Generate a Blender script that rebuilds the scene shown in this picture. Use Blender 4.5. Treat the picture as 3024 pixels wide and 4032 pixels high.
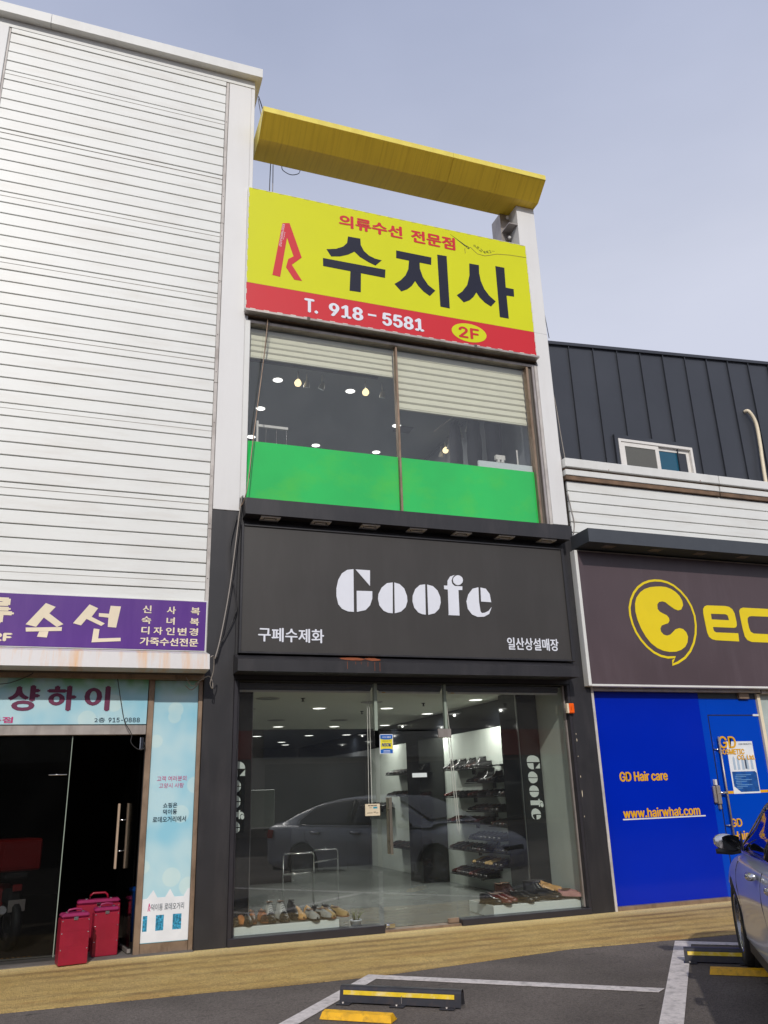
import bpy, bmesh, math, random
from mathutils import Vector, Matrix, geometry
random.seed(7)
for o in list(bpy.data.objects): bpy.data.objects.remove(o)
sc = bpy.context.scene
COL = sc.collection
R = math.radians

# ------------------------------------------------------------------ camera
cam = bpy.data.cameras.new('camera'); co = bpy.data.objects.new('camera', cam); COL.objects.link(co)
cam.sensor_fit = 'VERTICAL'; cam.sensor_height = 36.0; cam.lens = 3204.0114/4032*36.0
cam.clip_start = .05; cam.clip_end = 2000
yaw, pitch, roll = R(20.20051), R(18.99841), R(-1.849179)
cy, sy, cp, sp = math.cos(yaw), math.sin(yaw), math.cos(pitch), math.sin(pitch)
f0 = Vector((sy, cy, 0)); r0 = Vector((cy, -sy, 0)); u0 = Vector((0, 0, 1))
fw = f0*cp+u0*sp; up = -f0*sp+u0*cp
rr = r0*math.cos(roll)+up*math.sin(roll); uu = -r0*math.sin(roll)+up*math.cos(roll)
m = Matrix((rr, uu, -fw)).transposed().to_4x4(); m.translation = Vector((0, -9.601621, 1.5))
co.matrix_world = m; sc.camera = co

# ------------------------------------------------------------------ light
SUN_DIR = Vector((.27, 1.0, -.70)).normalized()          # the way the light travels
sun_el = math.asin(-SUN_DIR.z)
w = bpy.data.worlds.new('World'); sc.world = w; w.use_nodes = True
nt = w.node_tree; nt.nodes.clear(); N = nt.nodes.new; L = nt.links.new
out = N('ShaderNodeOutputWorld'); bg = N('ShaderNodeBackground'); bg.inputs[1].default_value = .109
sky = N('ShaderNodeTexSky'); sky.sky_type = 'NISHITA'; sky.sun_disc = False
sky.sun_elevation = sun_el; sky.sun_rotation = math.atan2(-SUN_DIR.x, -SUN_DIR.y)
sky.air_density = 1.0; sky.dust_density = 2.2; sky.ozone_density = 1.6
tc = N('ShaderNodeTexCoord'); mp = N('ShaderNodeMapping'); mp.inputs['Scale'].default_value = (1.1, 1.1, 3.2)
mp.inputs['Rotation'].default_value = (0, R(14), R(30))
no = N('ShaderNodeTexNoise'); no.inputs['Scale'].default_value = 1.15; no.inputs['Detail'].default_value = 5; no.inputs['Roughness'].default_value = .52
L(tc.outputs['Generated'], mp.inputs[0]); L(mp.outputs[0], no.inputs[0])
ra = N('ShaderNodeMapRange'); ra.inputs[1].default_value = .3; ra.inputs[2].default_value = .75; ra.inputs[3].default_value = -.12; ra.inputs[4].default_value = .12
L(no.outputs[0], ra.inputs[0])
sz = N('ShaderNodeSeparateXYZ'); L(tc.outputs['Generated'], sz.inputs[0])
hz = N('ShaderNodeMapRange'); hz.inputs[1].default_value = .50; hz.inputs[2].default_value = .90; hz.inputs[3].default_value = .93; hz.inputs[4].default_value = .66
L(sz.outputs[2], hz.inputs[0]); ha = N('ShaderNodeMath'); ha.operation = 'ADD'; ha.use_clamp = True; L(hz.outputs[0], ha.inputs[0]); L(ra.outputs[0], ha.inputs[1])
mx = N('ShaderNodeMix'); mx.data_type = 'RGBA'; mx.inputs[7].default_value = (6, 6.3, 7.6, 1)
L(ha.outputs[0], mx.inputs[0])
hc = N('ShaderNodeMix'); hc.data_type = 'RGBA'; hc.inputs[6].default_value = (5.85, 6.15, 7.35, 1); hc.inputs[7].default_value = (4.85, 5.35, 7.3, 1)
hr = N('ShaderNodeMapRange'); hr.inputs[1].default_value = .56; hr.inputs[2].default_value = .86; L(sz.outputs[2], hr.inputs[0]); L(hr.outputs[0], hc.inputs[0]); L(hc.outputs[2], mx.inputs[7]); L(sky.outputs[0], mx.inputs[6]); L(mx.outputs[2], bg.inputs[0]); L(bg.outputs[0], out.inputs[0])
sl = bpy.data.lights.new('sun', 'SUN'); sl.energy = 2.5; sl.angle = R(.9); sl.color = (1, .955, .89)
so = bpy.data.objects.new('sun', sl); COL.objects.link(so); so.rotation_euler = SUN_DIR.to_track_quat('-Z', 'Y').to_euler(); so.location = (-10, -30, 30)
sc.view_settings.view_transform = 'Standard'; sc.view_settings.look = 'None'; sc.view_settings.exposure = 0.0; sc.view_settings.gamma = 1.0
sc.view_settings.use_curve_mapping = False
sc.render.engine = 'CYCLES'; sc.cycles.use_denoising = True; sc.cycles.max_bounces = 8; sc.cycles.transparent_max_bounces = 16
sc.cycles.sample_clamp_indirect = 6; sc.cycles.caustics_reflective = False; sc.cycles.caustics_refractive = False

# measured outlines of the lettering, metres on their sign planes
D = {"su":[[[3.0717,9.2295],[3.2623,9.2348],[3.266,9.1235],[3.3131,9.0294],[3.3887,8.9661],[3.4807,8.9341],[3.5862,8.9257],[3.4866,8.8141],[3.3856,8.8477],[3.249,8.9112],[3.165,8.9861],[3.0663,8.9125],[2.9448,8.855],[2.8097,8.8254],[2.7422,8.9333],[2.8861,8.9723],[2.9925,9.0341],[3.0544,9.1105]],[[2.6876,8.7715],[3.6405,8.7743],[3.6296,8.6308],[2.6897,8.6371]],[[3.0978,8.6338],[3.2581,8.6328],[3.2479,8.3098],[3.0799,8.303]]],
"ji":[[[3.8237,9.1529],[4.393,9.1526],[4.3839,9.0185],[4.1954,9.0185],[4.1939,8.9115],[4.2347,8.7701],[4.3145,8.6474],[4.4261,8.5708],[4.3321,8.4595],[4.2348,8.5169],[4.1569,8.5957],[4.1061,8.6742],[4.0475,8.5775],[3.9723,8.5036],[3.8771,8.4476],[3.7746,8.5574],[3.8703,8.6357],[3.9554,8.7419],[4.0057,8.8617],[4.0233,9.0155],[3.8186,9.0172]],[[4.4943,9.226],[4.6513,9.2337],[4.6467,8.3044],[4.494,8.3086]]],
"sa":[[[5.0301,9.1818],[5.1951,9.186],[5.1879,9.0396],[5.2063,8.8996],[5.254,8.7664],[5.3325,8.6601],[5.4344,8.5787],[5.3462,8.4711],[5.2444,8.5218],[5.1639,8.5967],[5.1125,8.6774],[5.0581,8.586],[4.9862,8.512],[4.888,8.4571],[4.7785,8.5611],[4.8725,8.6437],[4.9672,8.7796],[5.0184,8.9632]],[[5.4831,9.2309],[5.6401,9.2328],[5.6336,8.8672],[5.7723,8.8661],[5.7675,8.7292],[5.6346,8.7236],[5.6368,8.3109],[5.4834,8.3106]]],
"R":[[[2.0915,9.2302],[2.1939,9.2573],[2.3746,8.7099],[2.2317,8.5597],[2.3809,8.3231],[2.2687,8.3205],[2.1494,8.5],[2.1807,8.6432],[2.2576,8.7052],[2.1598,8.9993],[2.0687,8.3259],[1.9579,8.3348]]],
"Rtxt":[[2.1097,9.2158],[2.0587,8.8241],[2.123,9.0886],[2.1086,8.9585]],
"needle":[[4.7346,9.659],[4.994,9.493],[5.0355,9.475],[4.9749,9.3568],[5.0753,9.4881],[5.1854,9.3928],[5.312,9.3828],[5.4034,9.4155],[5.5265,9.4637],[5.7498,9.4959],[6.0563,9.5138]],
"ntext":[[5.1162,9.5141],[5.1743,9.5061],[5.2209,9.4743],[5.2767,9.434],[5.3259,9.4343],[5.3767,9.4518],[5.4278,9.4716]],
"ys":[[1.5923,9.7403],[6.0679,9.7366],[1.5995,7.7379],[6.0604,7.7395],[1.5973,8.1533],[6.0435,8.1477]],
"ytext":[[2.9454,9.588],[3.9226,9.3899],[4.0862,9.5871],[4.7995,9.3706],[2.4272,8.056],[2.5985,7.8313],[2.7818,8.0437],[3.2612,7.8407],[3.3476,7.9547],[3.4742,7.9618],[3.5764,8.0304],[4.195,7.8278],[4.7682,7.98],[5.0956,7.8508]],
"oval":[[4.6537,7.9089],[5.2298,7.9594],[4.9493,8.0979],[4.9268,7.7812]],
"goofe":[[[3.0653,4.1873],[2.9828,4.1733],[2.9124,4.1242],[2.8631,4.038],[2.8377,3.9274],[2.8365,3.8248],[2.8591,3.7239],[2.9088,3.6681],[2.9829,3.6394],[3.0607,3.6369]],[[3.0928,4.186],[3.2867,4.1857],[3.2813,3.9807]],[[3.1024,3.9088],[3.3103,3.9136],[3.3077,3.8183],[3.2747,3.7282],[3.2153,3.6669],[3.0998,3.6386]],[[3.5911,4.0427],[3.5123,4.0293],[3.4386,3.9681],[3.3926,3.882],[3.3845,3.8161],[3.4005,3.7339],[3.4539,3.6684],[3.5148,3.6445],[3.5766,3.6412]],[[3.6132,4.044],[3.6851,4.0267],[3.7462,3.9723],[3.7802,3.8773],[3.7834,3.8053],[3.7549,3.7261],[3.6897,3.6667],[3.6046,3.6424]],[[4.0406,4.043],[3.9658,4.0297],[3.8989,3.9712],[3.8597,3.8813],[3.8532,3.8085],[3.8748,3.7255],[3.9291,3.665],[3.979,3.6461],[4.0298,3.6423]],[[4.0696,4.0415],[4.1499,4.0243],[4.2119,3.9692],[4.2462,3.8851],[4.2483,3.8089],[4.2208,3.7257],[4.1561,3.6656],[4.0649,3.6407]],[[4.3078,4.0421],[4.3571,4.0416],[4.3646,4.1104],[4.4046,4.1688],[4.4728,4.1947],[4.4407,4.1615],[4.4211,4.1135],[4.4285,4.0735],[4.4631,4.0442],[4.5729,4.0439],[4.5695,3.9939],[4.5127,3.991],[4.5066,3.6499],[4.3462,3.6493],[4.3533,3.6587],[4.3605,3.9892],[4.3081,3.9927]],[[4.5887,4.1292],[4.5763,4.0941],[4.5444,4.0673],[4.5104,4.0561],[4.4776,4.0637],[4.4492,4.0871],[4.4414,4.1209],[4.4536,4.156],[4.4853,4.1829],[4.5195,4.1943],[4.5524,4.1868],[4.581,4.1633]],[[4.8083,4.044],[4.7221,4.0206],[4.6525,3.9391],[4.6192,3.8446],[4.6321,3.7437],[4.6868,3.6726],[4.7679,3.6422],[4.8623,3.6491],[4.9396,3.6892],[4.9846,3.784],[4.9364,3.7323],[4.8732,3.7019],[4.8324,3.6971],[4.8141,3.7209],[4.8033,3.844]],[[4.8387,4.0424],[4.916,4.0308],[4.9684,3.9612],[4.9832,3.8493],[4.8342,3.8517]]],
"gtext":[[1.8678,3.3948],[2.6699,3.2547],[5.178,3.3821],[5.9463,3.2512]],
"ering":[[7.6551,4.2934],[7.5534,4.2764],[7.4491,4.2387],[7.348,4.1754],[7.2635,4.0894],[7.2009,3.9888],[7.1569,3.8681],[7.1509,3.759],[7.1717,3.6337],[7.213,3.5187],[7.2789,3.4139],[7.3651,3.3188],[7.4693,3.2418],[7.5787,3.195],[7.6935,3.1764],[7.8246,3.1849],[7.7723,3.1339],[7.7557,3.0768],[7.8544,3.109],[7.9867,3.178],[8.0972,3.276],[8.1818,3.3962],[8.2376,3.526],[8.2668,3.6562],[8.2708,3.7958],[8.2383,3.9349],[8.1748,4.0544],[8.0872,4.154],[7.978,4.2336],[7.8736,4.2753],[7.7657,4.2939]],
"eblob":[[[7.6618,4.2015],[7.7511,4.2081],[7.8389,4.2034],[7.9238,4.1796],[7.9949,4.1398],[8.0525,4.0861],[8.0907,4.0126],[8.0945,3.9471],[8.0486,3.8797],[7.9902,3.8641],[7.9271,3.8837],[7.8373,3.9392],[7.7886,3.976],[7.7354,3.9865],[7.6785,3.9745],[7.6391,3.9357],[7.6348,3.8708],[7.6652,3.8316],[7.7158,3.808],[7.7775,3.7848],[7.8102,3.7457],[7.8116,3.7035],[7.779,3.6674],[7.7215,3.6506],[7.6636,3.6303],[7.6347,3.5874],[7.6378,3.5422],[7.6742,3.5019],[7.7303,3.4874],[7.7944,3.5059],[7.8448,3.5439],[7.8958,3.5839],[7.9656,3.6047],[8.0296,3.5923],[8.0769,3.5481],[8.0962,3.4848],[8.072,3.4021],[8.0204,3.3371],[7.9415,3.2899],[7.8493,3.2623],[7.7398,3.2559],[7.6343,3.2692],[7.5333,3.3057],[7.4379,3.3742],[7.367,3.4613],[7.3095,3.5669],[7.2655,3.6913],[7.2469,3.8174],[7.2576,3.9274],[7.2958,4.021],[7.3732,4.1024],[7.4574,4.1551],[7.5609,4.1886]]],
"e_o":[[8.5282,3.9631],[8.8651,3.9688],[8.9331,3.9584],[8.985,3.9263],[9.0142,3.8644],[9.023,3.741],[9.0178,3.6839],[8.9948,3.6529],[8.9555,3.6439],[8.5723,3.6432],[8.572,3.6078],[8.5844,3.5784],[8.6159,3.5646],[9.018,3.5651],[9.0104,3.4431],[8.5856,3.4487],[8.52,3.4615],[8.4742,3.4933],[8.4518,3.5517],[8.4432,3.6813],[8.4356,3.8401],[8.4462,3.9065],[8.479,3.9457]],
"e_h":[[8.5727,3.8402],[8.8391,3.8437],[8.8774,3.8263],[8.8904,3.7548],[8.5719,3.7555]],
"c_o":[[[9.1929,3.9585],[9.6503,3.9593],[10.0194,3.9597],[10.0193,3.838],[9.6391,3.8382],[9.3325,3.8354],[9.2782,3.8274],[9.243,3.7973],[9.2348,3.7492],[9.2398,3.6541],[9.2557,3.5977],[9.309,3.5711],[9.6077,3.5697],[10.0098,3.5695],[9.99,3.4401],[9.578,3.4432],[9.2447,3.4427],[9.168,3.4685],[9.1319,3.5181],[9.1166,3.6308],[9.1078,3.8396],[9.1105,3.9068],[9.142,3.9428]]],
"psu":[[[-0.5009,3.5943],[-0.3963,3.5555],[-0.4545,3.4802],[-0.299,3.366],[-0.3625,3.3314],[-0.5062,3.4318],[-0.5741,3.3253],[-0.6822,3.3502]],[[-0.6784,3.3139],[-0.3102,3.3333],[-0.3105,3.2904],[-0.6711,3.2704]],[[-0.5384,3.2757],[-0.4439,3.282],[-0.454,3.2125],[-0.555,3.2184]],[[-0.0449,3.5997],[0.0493,3.5597],[-0.0115,3.4596],[0.1332,3.39],[0.0988,3.3606],[-0.0633,3.434],[-0.1149,3.359],[-0.2002,3.3806]],[[0.0625,3.505],[0.1704,3.5016],[0.1813,3.5941],[0.2935,3.5912],[0.2589,3.3477],[0.1685,3.3522],[0.1678,3.4574],[0.0641,3.4658]],[[0.021,3.3282],[0.0827,3.3227],[0.0764,3.2186],[0.3145,3.2339],[0.3186,3.1967],[0.0104,3.1735]]],
"gd":[[6.7847,1.6594],[7.5405,1.5346],[6.7714,1.2045],[8.0013,1.0416],[6.7525,1.0779],[8.087,1.0677],[8.5078,2.1083],[8.7793,1.9479],[8.4868,1.9358],[8.913,1.8548],[8.7796,1.8536],[9.0932,1.7828],[8.5002,1.0108],[8.6803,0.9],[8.5046,0.8455],[8.7466,0.732]],
"gdpanel":[[6.4877,2.7221],[8.2606,2.6995],[8.2099,-0.007],[6.4959,0.043],[8.2769,2.6269],[9.2852,2.6339],[8.3939,2.3977],[8.4159,0.4729],[8.2557,1.4492],[8.3676,1.2731],[8.3099,1.5235],[8.3165,1.215],[8.6348,2.0362],[9.1076,2.0316],[9.0928,1.3271],[8.6181,1.3333],[8.651,1.6305],[9.0878,1.6214],[9.0777,1.3506],[8.7442,1.3601],[8.4972,1.3746],[8.4894,1.3371],[9.2367,1.3692],[9.2277,1.3309],[8.4627,2.085],[8.4759,0.8028],[9.3412,2.6926],[8.963,0.1982],[9.1511,2.7491],[9.3173,2.6341]],
"ecframe":[[6.3115,4.6569],[6.3833,4.6525],[6.3345,2.765],[6.4001,2.7691],[9.391,2.7565]],
"mark":{"left":[[2.514,-2.001],[1.701,-2.956],[1.617,-3.285],[2.533,-2.204]],
"top":[[2.514,-2.001],[3.449,-2.808],[3.377,-2.944],[2.533,-2.204]],
"right":[[5.751,-1.995],[4.347,-3.638],[3.742,-4.375],[3.867,-4.439],[5.538,-2.454],[6.153,-2.361],[6.009,-2.522]]},"wires":[[1.6361,5.0591],[1.6103,4.889],[1.5332,4.048],[1.4825,3.6277],[1.4165,3.2198],[1.3677,3.0147],[1.577,4.7839],[1.5095,4.439],[1.5159,4.2297],[1.5324,4.0722],[1.6016,3.704],[1.5944,3.5503],[1.5033,3.3373],[1.4132,3.1514],[1.3629,2.9922]],
"lwire":[[0.3078,2.8236],[0.374,2.5096],[0.4237,2.318],[0.5049,2.1861],[0.5036,2.099],[0.5804,2.0259],[0.6519,2.0395],[0.6453,2.0976]]}

# ------------------------------------------------------------------ materials
def lin(c): c /= 255.; return c/12.92 if c <= .04045 else ((c+.055)/1.055)**2.4
def rgb(r, g, b, k=1.0): return (lin(r)*k, lin(g)*k, lin(b)*k, 1)
MATS = {}
def mat(name, col, rough=.6, metal=0., var=.06, scale=6., grime=None, gamt=.0, gscale=(2., 2., .35), bump=0., bscale=60., spec=.5, coat=0., emit=None, estr=0., grain=0.):
    """procedural surface: base colour varied by noise, optional dirt streaks, fine relief"""
    if name in MATS: return MATS[name]
    m = bpy.data.materials.new(name); m.use_nodes = True; nt = m.node_tree; nd = nt.nodes; b = nd['Principled BSDF']
    geo = nd.new('ShaderNodeNewGeometry'); l = nt.links.new
    b.inputs['Roughness'].default_value = rough; b.inputs['Metallic'].default_value = metal
    b.inputs['Specular IOR Level'].default_value = spec; b.inputs['Coat Weight'].default_value = coat; b.inputs['Coat Roughness'].default_value = .05
    n = nd.new('ShaderNodeTexNoise'); n.inputs['Scale'].default_value = scale; n.inputs['Detail'].default_value = 6
    l(geo.outputs['Position'], n.inputs['Vector'])
    hs = nd.new('ShaderNodeHueSaturation'); hs.inputs['Color'].default_value = col
    mr = nd.new('ShaderNodeMapRange'); mr.inputs[1].default_value = .25; mr.inputs[2].default_value = .75
    mr.inputs[3].default_value = 1-var*1.6; mr.inputs[4].default_value = 1+var*.8; l(n.outputs[0], mr.inputs[0]); l(mr.outputs[0], hs.inputs['Value'])
    cur = hs.outputs[0]
    if grain:
        g = nd.new('ShaderNodeTexNoise'); g.inputs['Scale'].default_value = bscale; g.inputs['Detail'].default_value = 3; l(geo.outputs['Position'], g.inputs['Vector'])
        g2 = nd.new('ShaderNodeMapRange'); g2.inputs[1].default_value = .3; g2.inputs[2].default_value = .7; g2.inputs[3].default_value = 1-grain; g2.inputs[4].default_value = 1+grain*.7
        l(g.outputs[0], g2.inputs[0]); h2 = nd.new('ShaderNodeHueSaturation'); l(cur, h2.inputs['Color']); l(g2.outputs[0], h2.inputs['Value']); cur = h2.outputs[0]
    if grime:
        mp = nd.new('ShaderNodeMapping'); mp.inputs['Scale'].default_value = gscale; l(geo.outputs['Position'], mp.inputs[0])
        g = nd.new('ShaderNodeTexNoise'); g.inputs['Scale'].default_value = 2.2; g.inputs['Detail'].default_value = 8; g.inputs['Roughness'].default_value = .65; l(mp.outputs[0], g.inputs['Vector'])
        r2 = nd.new('ShaderNodeMapRange'); r2.inputs[1].default_value = .48; r2.inputs[2].default_value = .78; r2.inputs[3].default_value = 0; r2.inputs[4].default_value = gamt
        l(g.outputs[0], r2.inputs[0]); mx = nd.new('ShaderNodeMix'); mx.data_type = 'RGBA'; mx.inputs[7].default_value = grime
        l(r2.outputs[0], mx.inputs[0]); l(cur, mx.inputs[6]); cur = mx.outputs[2]
    l(cur, b.inputs['Base Color'])
    rv = nd.new('ShaderNodeMapRange'); rv.inputs[3].default_value = max(.02, rough*.85); rv.inputs[4].default_value = min(1, rough*1.2); l(n.outputs[0], rv.inputs[0]); l(rv.outputs[0], b.inputs['Roughness'])
    if bump:
        bn = nd.new('ShaderNodeTexNoise'); bn.inputs['Scale'].default_value = bscale; bn.inputs['Detail'].default_value = 5; l(geo.outputs['Position'], bn.inputs['Vector'])
        bp = nd.new('ShaderNodeBump'); bp.inputs['Strength'].default_value = bump; bp.inputs['Distance'].default_value = .01; l(bn.outputs[0], bp.inputs['Height']); l(bp.outputs[0], b.inputs['Normal'])
    if emit: b.inputs['Emission Color'].default_value = emit; b.inputs['Emission Strength'].default_value = estr
    MATS[name] = m; return m
def glass_mat(name, tint=(.95, .965, .95, 1), f0=.08, rough=.0, dirt=.02):
    """clear pane: Schlick reflection over straight transmission, with a little dust film"""
    m = bpy.data.materials.new(name); m.use_nodes = True; nt = m.node_tree; nd = nt.nodes; nd.clear(); l = nt.links.new
    o = nd.new('ShaderNodeOutputMaterial'); lw = nd.new('ShaderNodeLayerWeight'); lw.inputs[0].default_value = .5
    p = nd.new('ShaderNodeMath'); p.operation = 'POWER'; p.inputs[1].default_value = 5; l(lw.outputs['Facing'], p.inputs[0])
    a = nd.new('ShaderNodeMath'); a.operation = 'MULTIPLY_ADD'; a.inputs[1].default_value = 1-f0; a.inputs[2].default_value = f0; l(p.outputs[0], a.inputs[0])
    t = nd.new('ShaderNodeBsdfTransparent'); t.inputs[0].default_value = tint; g = nd.new('ShaderNodeBsdfGlossy'); g.inputs['Roughness'].default_value = rough
    d = nd.new('ShaderNodeBsdfDiffuse'); d.inputs[0].default_value = (.5, .5, .48, 1)
    geo = nd.new('ShaderNodeNewGeometry'); n = nd.new('ShaderNodeTexNoise'); n.inputs['Scale'].default_value = 3; n.inputs['Detail'].default_value = 8; l(geo.outputs['Position'], n.inputs['Vector'])
    mm = nd.new('ShaderNodeMath'); mm.operation = 'MULTIPLY'; mm.inputs[1].default_value = dirt; l(n.outputs[0], mm.inputs[0])
    m1 = nd.new('ShaderNodeMixShader'); m2 = nd.new('ShaderNodeMixShader'); l(mm.outputs[0], m1.inputs[0]); l(t.outputs[0], m1.inputs[1]); l(d.outputs[0], m1.inputs[2])
    l(a.outputs[0], m2.inputs[0]); l(m1.outputs[0], m2.inputs[1]); l(g.outputs[0], m2.inputs[2]); l(m2.outputs[0], o.inputs[0])
    MATS[name] = m; return m

# ------------------------------------------------------------------ mesh helpers
ORG = {}
class MB:
    def __init__(s): s.v = []; s.f = []; s.sm = []
    def add(s, vs, fs, sm=False):
        n = len(s.v); s.v += [tuple(v) for v in vs]; s.f += [tuple(i+n for i in f) for f in fs]; s.sm += [sm]*len(fs); return s
    def box(s, x0, x1, y0, y1, z0, z1, T=None):
        vs = [Vector(p) for p in ((x0,y0,z0),(x1,y0,z0),(x1,y1,z0),(x0,y1,z0),(x0,y0,z1),(x1,y0,z1),(x1,y1,z1),(x0,y1,z1))]
        if T: vs = [T @ v for v in vs]
        return s.add(vs, [(0,3,2,1),(4,5,6,7),(0,1,5,4),(1,2,6,5),(2,3,7,6),(3,0,4,7)])
    def cbox(s, x0, x1, y0, y1, z0, z1, c=.006, T=None):
        """box with chamfered edges"""
        vs = []; fs = []
        X = (x0, x1); Y = (y0, y1); Z = (z0, z1); idx = {}
        for i in (0, 1):
            for j in (0, 1):
                for k in (0, 1):
                    sx, sy, sz = (1, -1)[i], (1, -1)[j], (1, -1)[k]
                    for a, d in (('x', (0, sy*c, sz*c)), ('y', (sx*c, 0, sz*c)), ('z', (sx*c, sy*c, 0))):
                        idx[i, j, k, a] = len(vs); vs.append(Vector((X[i]+d[0], Y[j]+d[1], Z[k]+d[2])))
        g = lambda i, j, k, a: idx[i, j, k, a]
        for i in (0, 1):
            fs.append([g(i,0,0,'x'), g(i,1,0,'x'), g(i,1,1,'x'), g(i,0,1,'x')]); fs.append([g(0,i,0,'y'), g(1,i,0,'y'), g(1,i,1,'y'), g(0,i,1,'y')]); fs.append([g(0,0,i,'z'), g(1,0,i,'z'), g(1,1,i,'z'), g(0,1,i,'z')])
            for j in (0, 1):
                fs.append([g(i,j,0,'x'), g(i,j,1,'x'), g(i,j,1,'y'), g(i,j,0,'y')]); fs.append([g(i,0,j,'x'), g(i,1,j,'x'), g(i,1,j,'z'), g(i,0,j,'z')]); fs.append([g(0,i,j,'y'), g(1,i,j,'y'), g(1,i,j,'z'), g(0,i,j,'z')])
                for k in (0, 1): fs.append([g(i,j,k,'x'), g(i,j,k,'y'), g(i,j,k,'z')])
        ctr = Vector(((x0+x1)/2, (y0+y1)/2, (z0+z1)/2)); out = []
        for f in fs:
            n = (vs[f[1]]-vs[f[0]]).cross(vs[f[2]]-vs[f[1]])
            fc = sum((vs[i] for i in f), Vector())/len(f)-ctr
            out.append(f if n.dot(fc) > 0 else f[::-1])
        if T: vs = [T @ v for v in vs]
        return s.add(vs, out)
    def prism(s, poly, y0, y1, ax='Y', T=None, holes=()):
        """outline given in the two axes other than ax, pushed from y0 to y1 along ax"""
        loops = [list(poly)]+[list(h) for h in holes]
        pts = [p for lp in loops for p in lp]
        tri = geometry.tessellate_polygon([[Vector((p[0], p[1], 0)) for p in lp] for lp in loops])
        def mk(p, d):
            v = {'Y': (p[0], d, p[1]), 'X': (d, p[0], p[1]), 'Z': (p[0], p[1], d)}[ax]; v = Vector(v); return T @ v if T else v
        n = len(pts); vs = [mk(p, y0) for p in pts]+[mk(p, y1) for p in pts]; fs = []
        for t in tri: fs.append((t[0], t[1], t[2])); fs.append((t[2]+n, t[1]+n, t[0]+n))
        k = 0
        for lp in loops:
            m_ = len(lp)
            for i in range(m_): a = k+i; b = k+(i+1) % m_; fs.append((a, b, b+n, a+n))
            k += m_
        return s.add(vs, fs)
    def tube(s, pts, r, n=8, cap=True):
        pts = [Vector(p) for p in pts]; rings = []; vs = []; fs = []
        up0 = Vector((0, 0, 1))
        for i, p in enumerate(pts):
            d = (pts[min(i+1, len(pts)-1)]-pts[max(i-1, 0)]).normalized()
            a = d.cross(up0 if abs(d.z) < .95 else Vector((1, 0, 0))).normalized(); b = a.cross(d)
            ri = r[i] if isinstance(r, (list, tuple)) else r
            for k in range(n): t = 2*math.pi*k/n; vs.append(p+a*math.cos(t)*ri+b*math.sin(t)*ri)
        for i in range(len(pts)-1):
            for k in range(n): fs.append((i*n+k, i*n+(k+1) % n, (i+1)*n+(k+1) % n, (i+1)*n+k))
        s.add(vs, fs, True)
        if cap:
            q = len(s.v)-len(vs); s.f.append(tuple(q+k for k in range(n))[::-1]); s.f.append(tuple(q+(len(pts)-1)*n+k for k in range(n))); s.sm += [False, False]
        return s
    def lathe(s, prof, n=20, T=None, sm=True):
        """profile of (radius, height) turned about z"""
        vs = []; fs = []
        for rr_, z in prof:
            for k in range(n): t = 2*math.pi*k/n; v = Vector((rr_*math.cos(t), rr_*math.sin(t), z)); vs.append(T @ v if T else v)
        for i in range(len(prof)-1):
            for k in range(n): fs.append((i*n+k, i*n+(k+1) % n, (i+1)*n+(k+1) % n, (i+1)*n+k))
        return s.add(vs, fs, sm)
    def grid(s, rows, sm=True, closed=False):
        n = len(rows[0]); vs = [p for r_ in rows for p in r_]; fs = []
        for i in range(len(rows)-1):
            for k in range(n-1+(1 if closed else 0)): fs.append((i*n+k, i*n+(k+1) % n, (i+1)*n+(k+1) % n, (i+1)*n+k))
        return s.add(vs, fs, sm)
    def build(s, name, m, parent=None, kind=None, fix=True):
        org = ORG.get(parent.name, Vector()) if parent is not None else None
        if parent is None:
            xs = [v[0] for v in s.v]; ys = [v[1] for v in s.v]; zs = [v[2] for v in s.v]
            org = Vector(((min(xs)+max(xs))/2, (min(ys)+max(ys))/2, min(zs)))
        me = bpy.data.meshes.new(name); me.from_pydata([(v[0]-org.x, v[1]-org.y, v[2]-org.z) for v in s.v], [], s.f); me.materials.append(m)
        if fix:
            bm = bmesh.new(); bm.from_mesh(me); bmesh.ops.recalc_face_normals(bm, faces=bm.faces); bm.to_mesh(me); bm.free()
        for p, q in zip(me.polygons, s.sm): p.use_smooth = q
        o = bpy.data.objects.new(name, me); COL.objects.link(o)
        if parent is not None: o.parent = parent
        else: o.location = org
        ORG[o.name] = org
        if kind: o['kind'] = kind
        return o
def tag(o, label, cat, group=None):
    o['label'] = label; o['category'] = cat
    if group: o['group'] = group
    return o
def thing(name, label, cat, loc=(0, 0, 0), group=None):
    o = bpy.data.objects.new(name, None); COL.objects.link(o); o.location = loc; o.empty_display_size = .2; ORG[o.name] = Vector(loc)
    return tag(o, label, cat, group)
def kids(o): return [c for c in bpy.data.objects if c.parent == o]
def copy_tree(o, loc=None, rot=None, label=None, group=None, parent=None):
    c = o.copy(); COL.objects.link(c)
    if parent is not None: c.parent = parent
    if loc is not None: c.location = loc
    if rot is not None: c.rotation_euler = rot
    if label: c['label'] = label
    if group: c['group'] = group
    for ch in kids(o):
        if ch != c: copy_tree(ch, parent=c)
    return c
try: LATIN = bpy.data.fonts.load(bpy.utils.system_resource('DATAFILES')+'/fonts/Inter.woff2')     # Blender's own interface face
except Exception: LATIN = None
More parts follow.
